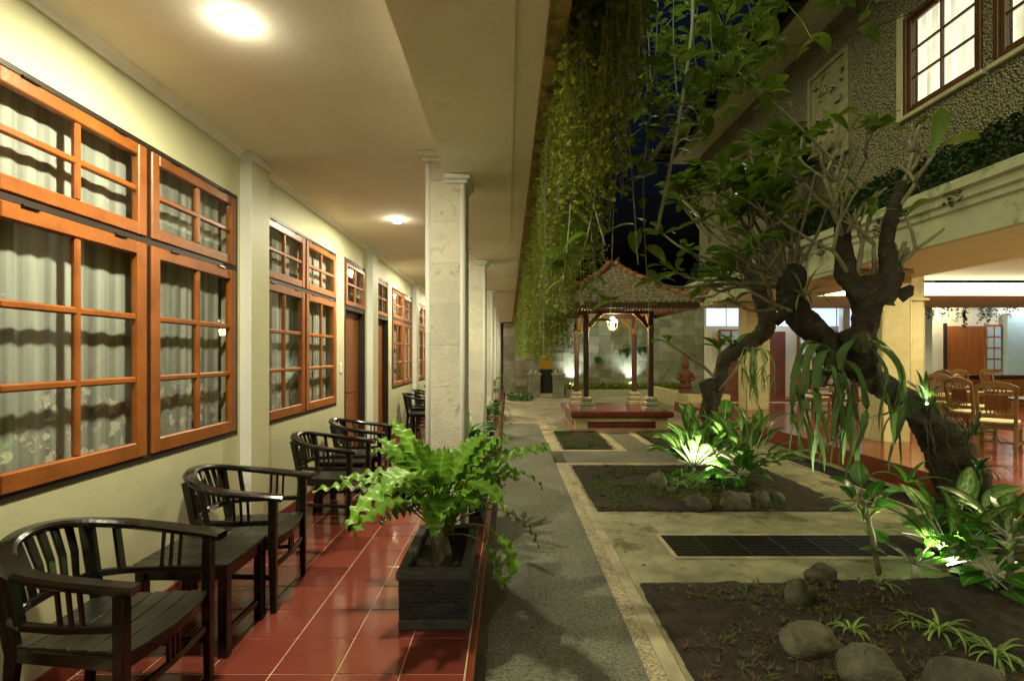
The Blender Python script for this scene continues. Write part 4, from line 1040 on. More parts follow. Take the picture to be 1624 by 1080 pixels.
mb.build('ground_cover_plants', M['vine'], label='low leafy ground cover along the foot of the back wall', kind='stuff')
for i, (px, py, s) in enumerate(((990, 557, .42), (948, 568, .26), (1018, 553, .4))):
    p = P(px, py, YB - .12); mb = MB(); r = random.Random(70 + i)
    for k in range(46):
        a = r.uniform(0, 6.28); q = arch(p, a, s * r.uniform(.7, 1.2), r.uniform(-.2, 1.0), r.uniform(1, 2), 6)
        q = [Vector((v.x, min(v.y, YB - .02), v.z)) for v in q]
        mb.ribbon(q, [.02, .028, .03, .028, .02, .012, .003], fold=.2)
    mb.build('wall_fern', M['orchid'], loc=p, label=('bushy dark fern fixed high on the back wall left of the right posts', 'small dark fern on the back wall below the lantern', 'dark fern on the back wall behind the right posts')[i], cat='fern')
for i, (x, z1) in enumerate(((2.62, 1.7), (5.05, 1.7))):
    t = empty('wall_uplight', (x, YB - .45, .07), ('cool white uplight washing the back wall left of the pavilion posts', 'cool white uplight washing the back wall between the right posts')[i], 'garden light', 'uplights at the back wall')
    MB().tube([(x, YB - .45, .07), (x, YB - .45, .12), (x, YB - .42, .22)], [.02, .02, .045], 8).build('housing', M['blackmetal'], t)
    MB().lathe([(.04, 0), (.03, .006), (.002, .008)], (x, YB - .419, .222), 10).build('lens', M['spotglow'], t)
    light('lamp', 'SPOT', (x, YB - .40, .26), 130, (.80, .95, .95), t, .03, 110, .8, (x, YB - .25, 2.0))
# shrine: two stone piers with a dark niche and a yellow cloth
sh = empty('shrine', (1.55, 19.9, GZ), 'small stone altar with two piers, a dark niche and yellow cloth', 'shrine')
for x in (1.02, 1.93):
    pr = MB().box(x - .21, x + .21, 19.65, 20.1, GZ, .72, .01).build('pier', M['pedestal'], sh)
    MB().box(x - .26, x + .26, 19.6, 20.15, .7205, .80, .01).build('pier_cap', M['pedestal'], pr)
    for i in range(4): MB().box(x - .212, x + .212, 19.643, 19.6495, GZ + .02 + .215 * i, GZ + .225 + .215 * i, .002).build('stone_block', M['backstone'], pr)
MB().box(1.2302, 1.7198, 19.85, 20.1, GZ, .95).build('niche', M['dark'], sh)
MB().box(1.2302, 1.7198, 19.65, 19.8498, GZ, .02, .01).build('step', M['pedestal'], sh)
MB().box(1.22, 1.73, 20.12, 20.16, .85, 1.55).build('cloth', M['yellowcloth'], sh)
for x in (.9, 1.08, 1.85, 2.02): MB().lathe([(.05, 0), (.06, .04), (.05, .10), (.02, .13)], (x, 19.8, .8005), 8).build('offering_bowl', M['pedestal'], sh)
mb = MB(); r = random.Random(12); leafcloud(mb, [Vector((r.uniform(.05, .85), r.uniform(18.3, 20.5), GZ + .02 + r.random() ** 3 * .25)) for _ in range(500)], .16, r)
mb.build('fallen_leaves', M['stag'], label='heap of cut green leaves on the paving beside the shrine', kind='stuff')
MB().box(4.6, 6.6, 15.6, 18.6, -.34, GZ + .004).build('pond', M['water'], kind='structure')
lw = MB().box(5.35, 6.6, 15.2, 15.5, GZ - .1, .32, .01).box(5.35, 5.65, 15.5003, 19.5, GZ - .1, .3195, .01).build('low_wall', M['cream'], label='low cream planter wall behind the left frangipani', cat='low wall')
def statue(x, y, z):
    t = empty('statue', (x, y, z), 'small reddish carved guardian statue on the low cream wall', 'statue')
    MB().box(x - .17, x + .17, y - .15, y + .15, z, z + .14, .02).build('base', M['statue'], t)
    MB().lathe([(.16, .14), (.19, .22), (.15, .36), (.18, .50), (.20, .62), (.13, .72), (.07, .75)], (x, y, z), 12).build('body', M['statue'], t, smooth=True)
    MB().lathe([(.06, .74), (.11, .80), (.12, .88), (.13, .93), (.09, .96), (.07, 1.04), (.02, 1.12)], (x, y, z), 12).build('head', M['statue'], t, smooth=True)
    for s in (-1, 1): MB().tube([(x + s * .17, y, z + .62), (x + s * .25, y - .06, z + .46), (x + s * .10, y - .19, z + .40)], [.06, .055, .05], 7).build('arm', M['statue'], t, smooth=True)
statue(5.5, 15.9, .32)

# ------------------------------------------------------------------ pavilion
px0, px1, py0, py1 = 1.37, 3.48, 10.9, 13.0; PZ = .295
pav = empty('pavilion', (2.42, 11.95, GZ), 'small open tiled-roof pavilion on a maroon platform with carved posts', 'pavilion')
MB().box(px0, px1, py0, py1, GZ - .1, GZ + .07, .01).build('plinth', M['basestone'], pav)
bs = MB().box(px0 + .06, px1 - .06, py0 + .06, py1 - .06, GZ + .0705, PZ - .13).build('base', M['cream'], pav)
MB().sweep([(1.70, py0 + .058, GZ + .16 + .0), (3.15, py0 + .058, GZ + .16)], rect(.02, .13, .03)).build('base_panel', M['maroon'], bs)
MB().box(px0 + .045, px0 + .0595, py0 + .25, py1 - .25, GZ + .10, PZ - .16, .01).build('base_panel', M['maroon'], bs)
MB().lathe([(1.06, PZ - .1295), (1.09, PZ - .10), (1.09, PZ - .03), (1.07, PZ - .004)], (2.425, 11.95, 0), square=True).build('platform_edge', M['maroon'], pav)
ptm = MB().box(-.208, .208, -.208, .208, -.004, .0, .0015).mesh('tile', M['maroon'])
pf = MB().box(1.37, 3.47, 10.9, 13.0, PZ - .004, PZ - .0035).build('platform_floor', M['skirt'], pav)
for i in range(5):
    for j in range(5): inst('tile', ptm, (2.42 + .418 * (i - 2), 11.95 + .418 * (j - 2), PZ), pf)
posts = [(1.70, 11.18), (3.11, 11.18), (1.70, 12.72), (3.13, 12.72)]
for (x, y) in posts:
    p = MB().sweep([(x, y, PZ + .30), (x, y, 2.52)], rect(.11, .11, .015), up=(0, 1, 0)).build('post', M['pavwood'], pav)
    MB().lathe([(.17, 0), (.17, .07), (.13, .09), (.15, .12), (.15, .17), (.10, .20), (.12, .23), (.12, .27), (.085, .30)], (x, y, PZ + .0005), square=True).build('post_base', M['pedestal'], p)
    cp = MB().box(x - .062, x + .062, y - .062, y + .062, 2.02, 2.16, .01)
    for (dx, dy) in ((1, 0), (-1, 0), (0, 1), (0, -1)):
        tx, ty = x + dx * .42, y + dy * .42
        if not (1.6 < tx < 3.3 and 11.1 < ty < 12.85): continue
        cp.sweep([(x + dx * .06, y + dy * .06, 2.10), (x + dx * .16, y + dy * .16, 2.24), (x + dx * .22, y + dy * .22, 2.30), (tx, ty, 2.49)], rect(.05, .10, .012), up=(-dx, -dy, 1), scale=[.7, 1.1, .9, 1.25])
    cp.build('carved_bracket', M['gold'], p)
ring = MB()
for (a, b) in ((posts[0], posts[1]), (posts[2], posts[3]), (posts[0], posts[2]), (posts[1], posts[3])): ring.bar((a[0], a[1], 2.46 if a[0] != b[0] else 2.462), (b[0], b[1], 2.46 if a[0] != b[0] else 2.462), .09, .12)
ring.build('ring_beam', M['pavwood'], pav)
EX0, EX1, EY0, EY1, EZ = .93, 3.91, 10.42, 13.48, 2.53
# concave hipped roof: half width as a function of height
def roofw(q): return 1 - (1 - (1 - q) ** 1.35) if False else (1 - q) ** 1.30
cxp, cyp = (EX0 + EX1) / 2, (EY0 + EY1) / 2; HZ = 1.03
body = MB(); n = 9
prof = [( (EX1 - EX0) / 2 * roofw(i / n) + .04, EZ + .05 + HZ * i / n) for i in range(n)]
body.lathe([(r_, z) for r_, z in prof] + [(.10, EZ + HZ)], (cxp, cyp, 0), square=True)
roof = body.build('roof', M['rooftile'], pav)
tl = MB(); rows_ = 12; r = random.Random(4)
for side in range(4):
    ca, sa = (1, 0, -1, 0)[side], (0, 1, 0, -1)[side]
    for i in range(rows_):
        q0, q1 = i / rows_, (i + 1.25) / rows_
        w0 = (EX1 - EX0) / 2 * roofw(q0) + .05; w1 = (EX1 - EX0) / 2 * roofw(min(.97, q1)) + .05
        z0, z1 = EZ + .090 + HZ * q0, EZ + .06 + HZ * min(.99, q1)
        nt = max(1, int(2 * w0 / .115))
        for k in range(nt):
            u0 = -w0 + 2 * w0 * k / nt; u1 = -w0 + 2 * w0 * (k + 1) / nt - .008; um_ = (u0 + u1) / 2; j = r.uniform(-.006, .006)
            def pt(u, w, z):    # side 0 faces -Y
                x, y = u, -w
                return (cxp + x * ca - y * sa, cyp + x * sa + y * ca, z)
            lim = lambda u: max(-w1, min(w1, u))
            b = len(tl.v)
            tl.v += [pt(u0, w0 - .012, z0 + j), pt(um_, w0 + .012, z0 - .012 + j), pt(u1, w0 - .012, z0 + j), pt(lim(u1), w1, z1), pt(lim(u0), w1, z1),
                     pt(u0, w0 - .012, z0 - .040 + j), pt(um_, w0 + .012, z0 - .052 + j), pt(u1, w0 - .012, z0 - .040 + j)]
            tl.f += [(b, b + 1, b + 2, b + 3, b + 4), (b + 5, b + 6, b + 1, b), (b + 6, b + 7, b + 2, b + 1)]
o = tl.build('roof_tiles', M['rooftile'], pav); o['kind'] = 'stuff'
for (sx, sy) in ((-1, -1), (1, -1), (-1, 1), (1, 1)):
    for i in range(11):
        q0, q1 = i / 11, (i + 1.12) / 11
        a = (EX1 - EX0) / 2 * roofw(q0) + .06; b = (EX1 - EX0) / 2 * roofw(min(.98, q1)) + .05
        MB().tube([(cxp + sx * a, cyp + sy * a, EZ + .10 + HZ * q0), (cxp + sx * b, cyp + sy * b, EZ + .085 + HZ * min(1, q1))], [.075, .058], 8).build('ridge_tile', M['ridge'], pav, smooth=True)
    a = (EX1 - EX0) / 2 + .02
    MB().sweep([(cxp + sx * (a - .3), cyp + sy * (a - .3), EZ + .30), (cxp + sx * (a - .08), cyp + sy * (a - .08), EZ + .24), (cxp + sx * (a + .08), cyp + sy * (a + .08), EZ + .24), (cxp + sx * (a + .14), cyp + sy * (a + .14), EZ + .34)], rect(.05, .10, .012), scale=[.4, .9, 1.1, .5]).build('ridge_ornament', M['gold'], pav)
fb = MB()
for (za, zb, e, th) in ((EZ - .07, EZ + .06, 0, .06),):
    fb.box(EX0, EX1, EY0, EY0 + th, za, zb, .006).box(EX0, EX1, EY1 - th, EY1, za, zb, .006).box(EX0, EX0 + th, EY0 + th, EY1 - th, za, zb - .001, .006).box(EX1 - th, EX1, EY0 + th, EY1 - th, za, zb - .001, .006)
fb.build('fascia_board', M['pavwood'], roof)
gd = MB()
for i in range(48):
    x = EX0 + .08 + (EX1 - EX0 - .16) * i / 47
    gd.lathe([(.022, EZ - .071), (.03, EZ - .10), (.012, EZ - .125), (.002, EZ - .14)], (x, EY0 + .03, 0), 5)
o = gd.build('carved_fringe', M['gold'], roof)
MB().box(EX0 + .06, EX1 - .06, EY0 + .06, EY1 - .06, EZ - .005, EZ + .005).build('ceiling_boards', M['redbrown'], roof)
MB().lathe([(.13, HZ - .02), (.15, HZ + .04), (.10, HZ + .07), (.13, HZ + .11), (.06, HZ + .14)], (cxp, cyp, EZ), 4).build('finial', M['ridge'], roof)
for k in range(4):
    a = k * math.pi / 2 + math.pi / 4
    MB().sweep([(cxp, cyp, EZ + HZ + .10), (cxp + .14 * math.cos(a), cyp + .14 * math.sin(a), EZ + HZ + .11), (cxp + .2 * math.cos(a), cyp + .2 * math.sin(a), EZ + HZ + .19)], circ(.025, 6), scale=[1, 1, .6]).build('finial_horn', M['gold'], roof)
# lantern
lx, ly, lz = 2.36, 11.6, 2.24
lan = empty('hanging_lantern', (lx, ly, lz), 'lit brass and glass oil-lamp style lantern hanging in the pavilion', 'lantern')
for k in range(3):
    a = k * 2.09 + .5; MB().tube([(lx + .02 * math.cos(a), ly + .02 * math.sin(a), 2.52), (lx + .10 * math.cos(a), ly + .10 * math.sin(a), lz + .02)], .006, 5).build('chain', M['gold'], lan)
MB().lathe([(.115, .0), (.12, .02), (.085, .06), (.045, .085), (.04, .12)], (lx, ly, lz), 16).build('shade', M['lanternglow'], lan, smooth=True)
MB().lathe([(.02, -.16), (.045, -.13), (.03, -.09), (.05, -.05), (.03, -.01)], (lx, ly, lz), 12).build('font', M['lanternglow'], lan, smooth=True)
for k in range(5):
    a = k * 1.257; MB().tube([(lx + .12 * math.cos(a), ly + .12 * math.sin(a), lz), (lx + .11 * math.cos(a), ly + .11 * math.sin(a), lz - .10), (lx + .05 * math.cos(a), ly + .05 * math.sin(a), lz - .17)], .012, 5).build('brass_arm', M['gold'], lan)
light('lamp', 'POINT', (lx, ly, lz - .22), P_LANT, (1.0, .78, .40), lan, .08)

# ------------------------------------------------------------------ trees
def leafmesh(name, L, wid, m, bend=.6, fold=.25, prof='obovate', n=7):
    pts = []; x = z = 0; a = bend * .35
    for i in range(n + 1):
        pts.append((x, 0, z)); x += L / n * math.cos(a); z += L / n * math.sin(a); a -= bend / n
    ws = []
    for i in range(n + 1):
        t = i / n
        if prof == 'obovate': w = math.sin(math.pi * min(1, t * .86 + .0)) ** .9 * (.45 + .75 * t) if t < 1 else .02
        else: w = math.sin(math.pi * (t ** .8)) ** .8 if 0 < t < 1 else .02
        ws.append(max(.03, w) * wid)
    ws[0] = .05 * wid; ws[-1] = .04 * wid
    return MB().ribbon(pts, ws, side=(0, 1, 0), fold=fold).mesh(name, m, True)
FR = [leafmesh('leaf', L, w, M['frang'], b, f) for (L, w, b, f) in ((.24, .042, .7, .25), (.28, .05, 1.0, .2), (.20, .04, .5, .3), (.26, .05, 1.3, .15))]

def place_leaf(par, meshes, p, d, r, s=1.0, roll=None, name='leaf'):
    d = Vector(d).normalized()
    up = Vector((0, 0, 1)) if abs(d.z) < .97 else Vector((1, 0, 0))
    yv = up.cross(d).normalized(); zv = d.cross(yv)
    mtx = Matrix((d, yv, zv)).transposed()
    roll = r.uniform(-.5, .5) if roll is None else roll
    q = (mtx @ Matrix.Rotation(roll, 3, 'X')).to_euler()
    return inst(name, r.choice(meshes), p, par, q, (s, s, s))

def smoothpath(p, q=5):
    out = []
    for i in range(len(p) - 1):
        a, b, c, d = (Vector(p[max(i - 1, 0)]), Vector(p[i]), Vector(p[i + 1]), Vector(p[min(i + 2, len(p) - 1)]))
        for k in range(q):
            s = k / q; out.append(.5 * ((2 * b) + (c - a) * s + (2 * a - 5 * b + 4 * c - d) * s * s + (3 * b - a - 3 * c + d) * s ** 3))
    out.append(Vector(p[-1])); return out
def limb(mb, p, rad, n=14, jit=.27, q=12):
    n = n * 2; pp = smoothpath(p, q); rr = []
    for i in range(len(pp)):
        t = i / (len(pp) - 1) * (len(rad) - 1); k = min(int(t), len(rad) - 2); rr.append(rad[k] + (rad[k + 1] - rad[k]) * (t - k))
    mb.tube(pp, rr, n, jit)
    return pp

def candelabra(mb, tips, p, d, L, rad, lev, r, spread=.75, up=.35):
    """thin crooked branches that fork at blunt joints"""
    d = Vector(d).normalized(); pts = [Vector(p)]; n = 4
    for i in range(n):
        d = (d + Vector((r.uniform(-.25, .25), r.uniform(-.25, .25), r.uniform(-.05, .25) * up * 2))).normalized()
        pts.append(pts[-1] + d * L / n)
    mb.tube(pts, [rad * (1 - .25 * i / n) for i in range(n + 1)], 6, .15)
    if lev == 0: tips.append((pts[-1], d)); return
    k = r.choice((2, 2, 3))
    for i in range(k):
        a = r.uniform(0, 6.28); dd = (d + Vector((math.cos(a), math.sin(a), r.uniform(-.1, .5))) * spread).normalized()
        candelabra(mb, tips, pts[-1], dd, L * r.uniform(.65, .95), rad * .72, lev - 1, r, spread, up)

def tree1():
    r = random.Random(31)
    base = P(1538, 868, 4.55); base.z = GZ
    t = empty('frangipani_tree', base, 'old leaning frangipani tree with thick dark trunk hung with ferns, at right', 'tree', 'frangipani trees in the courtyard')
    mb = MB()
    main = [base + Vector((0.03, 0, -.1)), P(1532, 800, 4.6), P(1512, 730, 4.65), P(1478, 672, 4.7), P(1420, 625, 4.75), P(1362, 585, 4.8), P(1312, 545, 4.85), P(1272, 508, 4.9), P(1252, 468, 4.95), P(1262, 425, 5.0)]
    limb(mb, main, [.25, .215, .185, .145, .115, .115, .115, .12, .13, .085], 18)
    l2 = [P(1385, 598, 4.78), P(1372, 555, 4.72), P(1373, 510, 4.68), P(1380, 470, 4.66), P(1385, 440, 4.66)]
    limb(mb, l2, [.085, .095, .115, .135, .10], 16)
    l3 = [P(1375, 478, 4.66), P(1345, 440, 4.66), P(1338, 400, 4.70), P(1335, 360, 4.74), P(1330, 325, 4.78)]
    limb(mb, l3, [.11, .09, .075, .068, .05], 12)
    l4 = [P(1395, 480, 4.66), P(1412, 430, 4.62), P(1405, 385, 4.6), P(1418, 335, 4.6), P(1432, 290, 4.62)]
    limb(mb, l4, [.12, .09, .062, .06, .045], 12)
    for (px, py) in ((1425, 440), (1440, 462), (1300, 520), (1350, 530), (1240, 500)):    # knobbly stubs
        a = P(px, py, 4.62); mb.tube([a + Vector((-.05, .05, -.05)), a, a + Vector((.02, -.02, .05))], [.06, .06, .02], 9, .4)
    mb.build('trunk', M['bark'], t, smooth=True)
    br = MB(); tips = []
    starts = [(P(1262, 430, 5.0), (-.3, -.1, 1), 3), (P(1250, 450, 4.98), (-.8, .2, .8), 3), (P(1262, 440, 4.98), (.5, -.2, .9), 2), (P(1330, 330, 4.78), (-.3, 0, 1), 2), (P(1330, 335, 4.78), (.2, -.3, 1), 2),
              (P(1335, 380, 4.72), (-.7, -.2, .7), 2), (P(1432, 295, 4.62), (.1, 0, 1), 1), (P(1432, 295, 4.62), (.5, -.1, .8), 1), (P(1420, 335, 4.6), (.5, -.3, .8), 1), (P(1385, 440, 4.66), (.0, -.4, 1), 2), (P(1405, 440, 4.62), (.6, -.2, .9), 1), (P(1420, 430, 4.58), (.45, -.1, 1), 0), (P(1415, 430, 4.58), (.3, -.1, 1), 0), (P(1425, 440, 4.58), (.6, -.1, .9), 0), (P(1360, 430, 4.6), (.15, -.2, 1), 1), (P(1330, 340, 4.75), (-.1, .2, 1), 1), (P(1340, 370, 4.7), (.6, 0, .8), 1),
              (P(1272, 500, 4.88), (-.9, -.4, .35), 2), (P(1345, 440, 4.66), (-.8, -.5, .4), 2)]
    for (p, d, lev) in starts:
        br = MB(); candelabra(br, tips, p - Vector(d).normalized() * .05, d, r.uniform(.30, .42), .024, lev, r)
        br.build('branch', M['twig'], t, smooth=True)
    for (p, d) in tips:
        px = VX + p.x / p.y * F
        dense = px < 1270
        if not dense and r.random() < .62: continue
        for k in range(r.randint(4, 7) if dense else r.randint(2, 4)):
            a = r.uniform(0, 6.28); dd = d * .4 + Vector((math.cos(a), math.sin(a), r.uniform(-.35, .7)))
            place_leaf(t, FR, p, dd, r, r.uniform(.7, 1.15))
    # long low boughs reaching left over the pavilion roof
    for (px, py, Y) in ((1040, 447, 5.6), (1072, 432, 5.8), (1092, 398, 5.5), (1052, 372, 5.9), (1112, 352, 5.4), (1132, 305, 5.5), (1082, 318, 5.8), (1150, 415, 5.3), (1175, 345, 5.2), (1160, 270, 5.4), (1125, 455, 5.6), (1205, 300, 5.2), (1230, 245, 5.0), (1272, 218, 5.0), (1292, 275, 4.9), (1190, 235, 5.2), (1312, 325, 4.9), (1240, 335, 5.0), (1165, 480, 5.2)):
        a, b = P(1250, 452, 4.97), P(px, py, Y); c = a.lerp(b, .5) + Vector((r.uniform(-.1, .1), 0, r.uniform(-.16, .02)))
        pp = smoothpath([a, a.lerp(c, .5) + Vector((0, 0, r.uniform(-.05, .03))), c, c.lerp(b, .6) + Vector((0, 0, -.05)), b], 4)
        MB().tube(pp, [.022 - .012 * i / len(pp) for i in range(len(pp))], 6, .15).build('branch', M['twig'], t, smooth=True)
        for k in range(r.randint(7, 10)):
            az = r.uniform(0, 6.28); place_leaf(t, FR, b, (math.cos(az), math.sin(az), r.uniform(-.45, .7)), r, r.uniform(.7, 1.1))
    # a big leaf pair on a long shoot
    sp = [P(1428, 300, 4.6), P(1452, 280, 4.55), P(1468, 262, 4.5), P(1475, 250, 4.5)]
    MB().tube(sp, .009, 5).build('branch', M['twig'], t)
    for dd in ((.1, -.2, 1), (.9, -.1, .45)): place_leaf(t, FR, sp[-1], dd, r, 1.75)
    return t
T1 = tree1()
def tree2():
    r = random.Random(44); Y = 9.9
    base = P(1128, 720, Y); base.z = GZ
    t = empty('frangipani_tree', base, 'crooked frangipani tree with a sawn stump behind the lit plants, nearer the pavilion', 'tree', 'frangipani trees in the courtyard')
    mb = MB()
    limb(mb, [base, P(1124, 660, Y), P(1124, 620, Y), P(1118, 603, Y)], [.16, .14, .13, .12], 14)
    limb(mb, [P(1130, 650, Y), P(1142, 605, Y), P(1150, 570, Y - .1), P(1182, 548, Y - .3), P(1212, 525, Y - .5), P(1216, 495, Y - .7), P(1202, 462, Y - .8), P(1192, 435, Y - .9), P(1168, 400, Y - .9)], [.09, .11, .13, .135, .145, .155, .13, .115, .07], 14)
    limb(mb, [P(1195, 445, Y - .9), P(1215, 420, Y - 1.0), P(1222, 385, Y - 1.1), P(1232, 350, Y - 1.1)], [.09, .085, .07, .05], 10)
    mb.build('trunk', M['bark'], t, smooth=True)
    br = MB(); tips = []
    for (p, d, lev) in ((P(1168, 402, Y - .9), (-.5, 0, 1), 3), (P(1168, 402, Y - .9), (.2, -.2, 1), 3), (P(1165, 405, Y - .9), (-1, -.3, .4), 3), (P(1232, 352, Y - 1.1), (.1, 0, 1), 3), (P(1232, 352, Y - 1.1), (.7, -.2, .7), 2), (P(1190, 430, Y - .9), (-.9, -.4, .5), 2)):
        br = MB(); candelabra(br, tips, p, d, .5, .04, lev, r); br.build('branch', M['twig'], t, smooth=True)
    q = [P(1140, 605, Y), P(1115, 580, Y - .1), P(1085, 560, Y - .2), P(1060, 545, Y - .3)]
    MB().tube(q, [.035, .03, .028, .022], 6, .1).build('branch', M['twig'], t, smooth=True); tips.append((q[-1], Vector((-.6, 0, .6))))
    for (a, b, c) in ((P(1146, 600, Y), P(1155, 570, Y), P(1163, 548, Y)), (P(1140, 620, Y - .1), P(1165, 590, Y - .2), P(1180, 560, Y - .25)), (P(1132, 600, Y), P(1138, 575, Y), P(1140, 555, Y))):
        MB().tube([a, b, c], [.03, .026, .02], 6, .1).build('branch', M['twig'], t, smooth=True); tips.append((c, Vector((.2, 0, 1))))
    q = [P(1215, 455, Y - 1), P(1190, 447, Y - 1.2), P(1160, 452, Y - 1.3), P(1130, 470, Y - 1.5), P(1095, 473, Y - 1.6)]
    MB().tube(q, [.035, .03, .028, .025, .02], 6, .2).build('branch', M['twig'], t, smooth=True)
    for (p, d) in tips:
        for k in range(r.randint(6, 9)):
            a = r.uniform(0, 6.28); dd = d * .5 + Vector((math.cos(a), math.sin(a), r.uniform(-.3, .6)))
            place_leaf(t, FR, p, dd, r, r.uniform(1.2, 1.8))
    return t
T2 = tree2()

# leafy branch hanging in from the tree above the pavilion ridge, and epiphytes on the trunks
def staghorn(p, label, n, L, seed, m='stag', w=.05):
    r = random.Random(seed); p = Vector(p)
    t = empty('staghorn_fern', p, label, 'fern', 'staghorn ferns on the frangipani')
    MB().tube([p + Vector((0, .05, .06)), p, p + Vector((0, 0, -.08))], [.07, .08, .05], 9, .35).build('root_clump', M['drystem'], t)
    for i in range(n):
        az = r.uniform(-2.9, .2); l = L * r.uniform(.6, 1.1); N = 14
        pts = arch(p, az, l, r.uniform(.1, .9), r.uniform(1.5, 2.4), N)
        pts = [Vector((p.x + (v.x - p.x) * .55, p.y + (v.y - p.y) * .45, v.z)) for v in pts]
        ws = [w * (.35 + 1.0 * math.sin(min(1, q * 1.6) * 1.57) - .55 * q) * r.uniform(.9, 1.1) for q in [j / N for j in range(N + 1)]]
        f = MB().ribbon(pts, ws, fold=.3, wave=.012, wfreq=.9, ph=r.uniform(0, 6)); f.build('frond', M[m], t, smooth=True)
        for s in (-1, 1):                                     # forked tips
            e = pts[-1]; d = (pts[-1] - pts[-3]).normalized()
            tip = [e - d * .03, e + d * .06 + Vector((s * .03, 0, -.02)), e + d * .10 + Vector((s * .05, 0, -.10)), e + d * .12 + Vector((s * .05, 0, -.2))]
            MB().ribbon(tip, [.022, .02, .014, .003], fold=.2).build('frond_tip', M[m], t, smooth=True)
staghorn(P(1318, 570, 4.55), 'largest staghorn fern with long drooping strap fronds left of the trunk fork', 6, 1.25, 1, w=.038)
staghorn(P(1368, 545, 4.48), 'yellow-green staghorn fern hanging straight below the trunk fork', 4, 1.2, 2, w=.042)
staghorn(P(1300, 600, 4.6), 'ragged narrow staghorn fern trailing below the leaning trunk', 14, 1.0, 3, w=.014)
staghorn(P(1195, 560, 9.1), 'thin-leaved fern hanging from the far frangipani limb before the column', 14, 1.1, 4, w=.02)
def epiphyte(p, label, n, L, wid, seed, m='orchid'):
    return straplant(p, label, n, L, wid, seed, m, (.1, 1.5), (.6, 1.8), 'orchid_plant', 'orchids on the leaning trunk')
epiphyte(P(1468, 640, 4.42), 'dark spiky orchid plant sitting on top of the leaning trunk', 18, .36, .018, 5)
epiphyte(P(1545, 690, 4.40), 'small dark orchid on the right flank of the trunk', 12, .28, .015, 6)
epiphyte(P(1552, 745, 4.35), 'low dark orchid near the foot of the trunk', 14, .28, .016, 7)
epiphyte(P(1275, 470, 4.75), 'grassy yellow-green tuft in the left trunk fork', 20, .42, .010, 8, 'stag')
epiphyte(P(1440, 765, 4.30), 'broad dark leaf clump beside the trunk foot', 9, .30, .028, 9, 'glossleaf')
r = random.Random(66)
rt = MB()
for i in range(8):                                           # roots crawling down the trunk
    p = P(1470 + r.uniform(-10, 60), 640 + r.uniform(0, 40), 4.44); pts = [p]
    for k in range(7): pts.append(pts[-1] + Vector((r.uniform(-.01, .05), r.uniform(-.015, .005), -r.uniform(.06, .11))))
    rt.tube(pts, [.0045] * 8, 4)
for i in range(12):
    p = P(1345 + r.uniform(-25, 15), 600, 4.55); pts = [p]
    for k in range(6): pts.append(pts[-1] + Vector((r.uniform(-.03, .03), r.uniform(-.02, .02), -r.uniform(.05, .13))))
    rt.tube(pts, [.005] * 7, 4)
o = rt.build('aerial_roots', M['drystem'], T1, smooth=True); o['kind'] = 'stuff'

# ------------------------------------------------------------------ curtain of vines along the roof edge
r = random.Random(99); mb = MB(); lf = []; nst = 0
stems = MB(); stems2 = MB()
for i in range(2300):
    Y = 2.1 + 15.0 * r.random() ** 1.2
    x = .235 + .34 * r.random() ** 1.3
    ztop = 2.98 + .25 * r.random() + (.35 if Y < 4 else 0) * r.random()
    e = .10 * noise.noise(Vector((Y * 1.2, x * 4, 0)))
    if Y < 2.8: zb = r.uniform(2.15, 2.7)
    elif Y < 4.2: zb = r.uniform(1.75, 2.5)
    else: zb = 1.48 + e + .5 * r.random() ** 2.2
    if x > .42: zb += .25 * r.random()
    n = 5; pts = []; ph = r.uniform(0, 6); am = r.uniform(.005, .04)
    for k in range(n + 1):
        q = k / n; pts.append(Vector((x + am * math.sin(ph + q * 4) + .05 * q * r.uniform(-.5, .5), Y + am * math.cos(ph + q * 3), ztop + (zb - ztop) * q)))
    (stems2 if i % 5 == 0 else stems).tube(pts, .0022 if i % 10 else .0042, 3)
    dens = 46 if Y < 5 else 30
    for k in range(int((ztop - zb) * dens)):
        q = r.random(); a = q * n; j = min(int(a), n - 1); p = pts[j].lerp(pts[j + 1], a - j)
        lf.append(p + Vector((r.uniform(-.03, .03), r.uniform(-.03, .03), 0)))
leafcloud(mb, lf, .030, r)
vc = empty('vine_curtain', (.4, 8, 2.9)); vc['kind'] = 'stuff'; vc['label'] = 'dense curtain of fine green vines hanging from the walkway roof edge'
mb.build('vine_leaves', M['vine'], vc, loc=(.4, 8, 2.9)); stems2.build('pale_stems', M['palestem'], vc, loc=(.4, 8, 2.9)); stems.build('vine_stems', M['vinestem'], vc, loc=(.4, 8, 2.9))
# matted growth on top of the roof edge
mb = MB(); leafcloud(mb, [Vector((.26 + .40 * r.random() ** 1.4, 1.2 + 14 * r.random(), 3.0 + .6 * r.random() ** 1.5)) for _ in range(22000)], .045, r)
mb.build('roof_vine_mat', M['vine'], vc, loc=(.4, 8, 2.9))

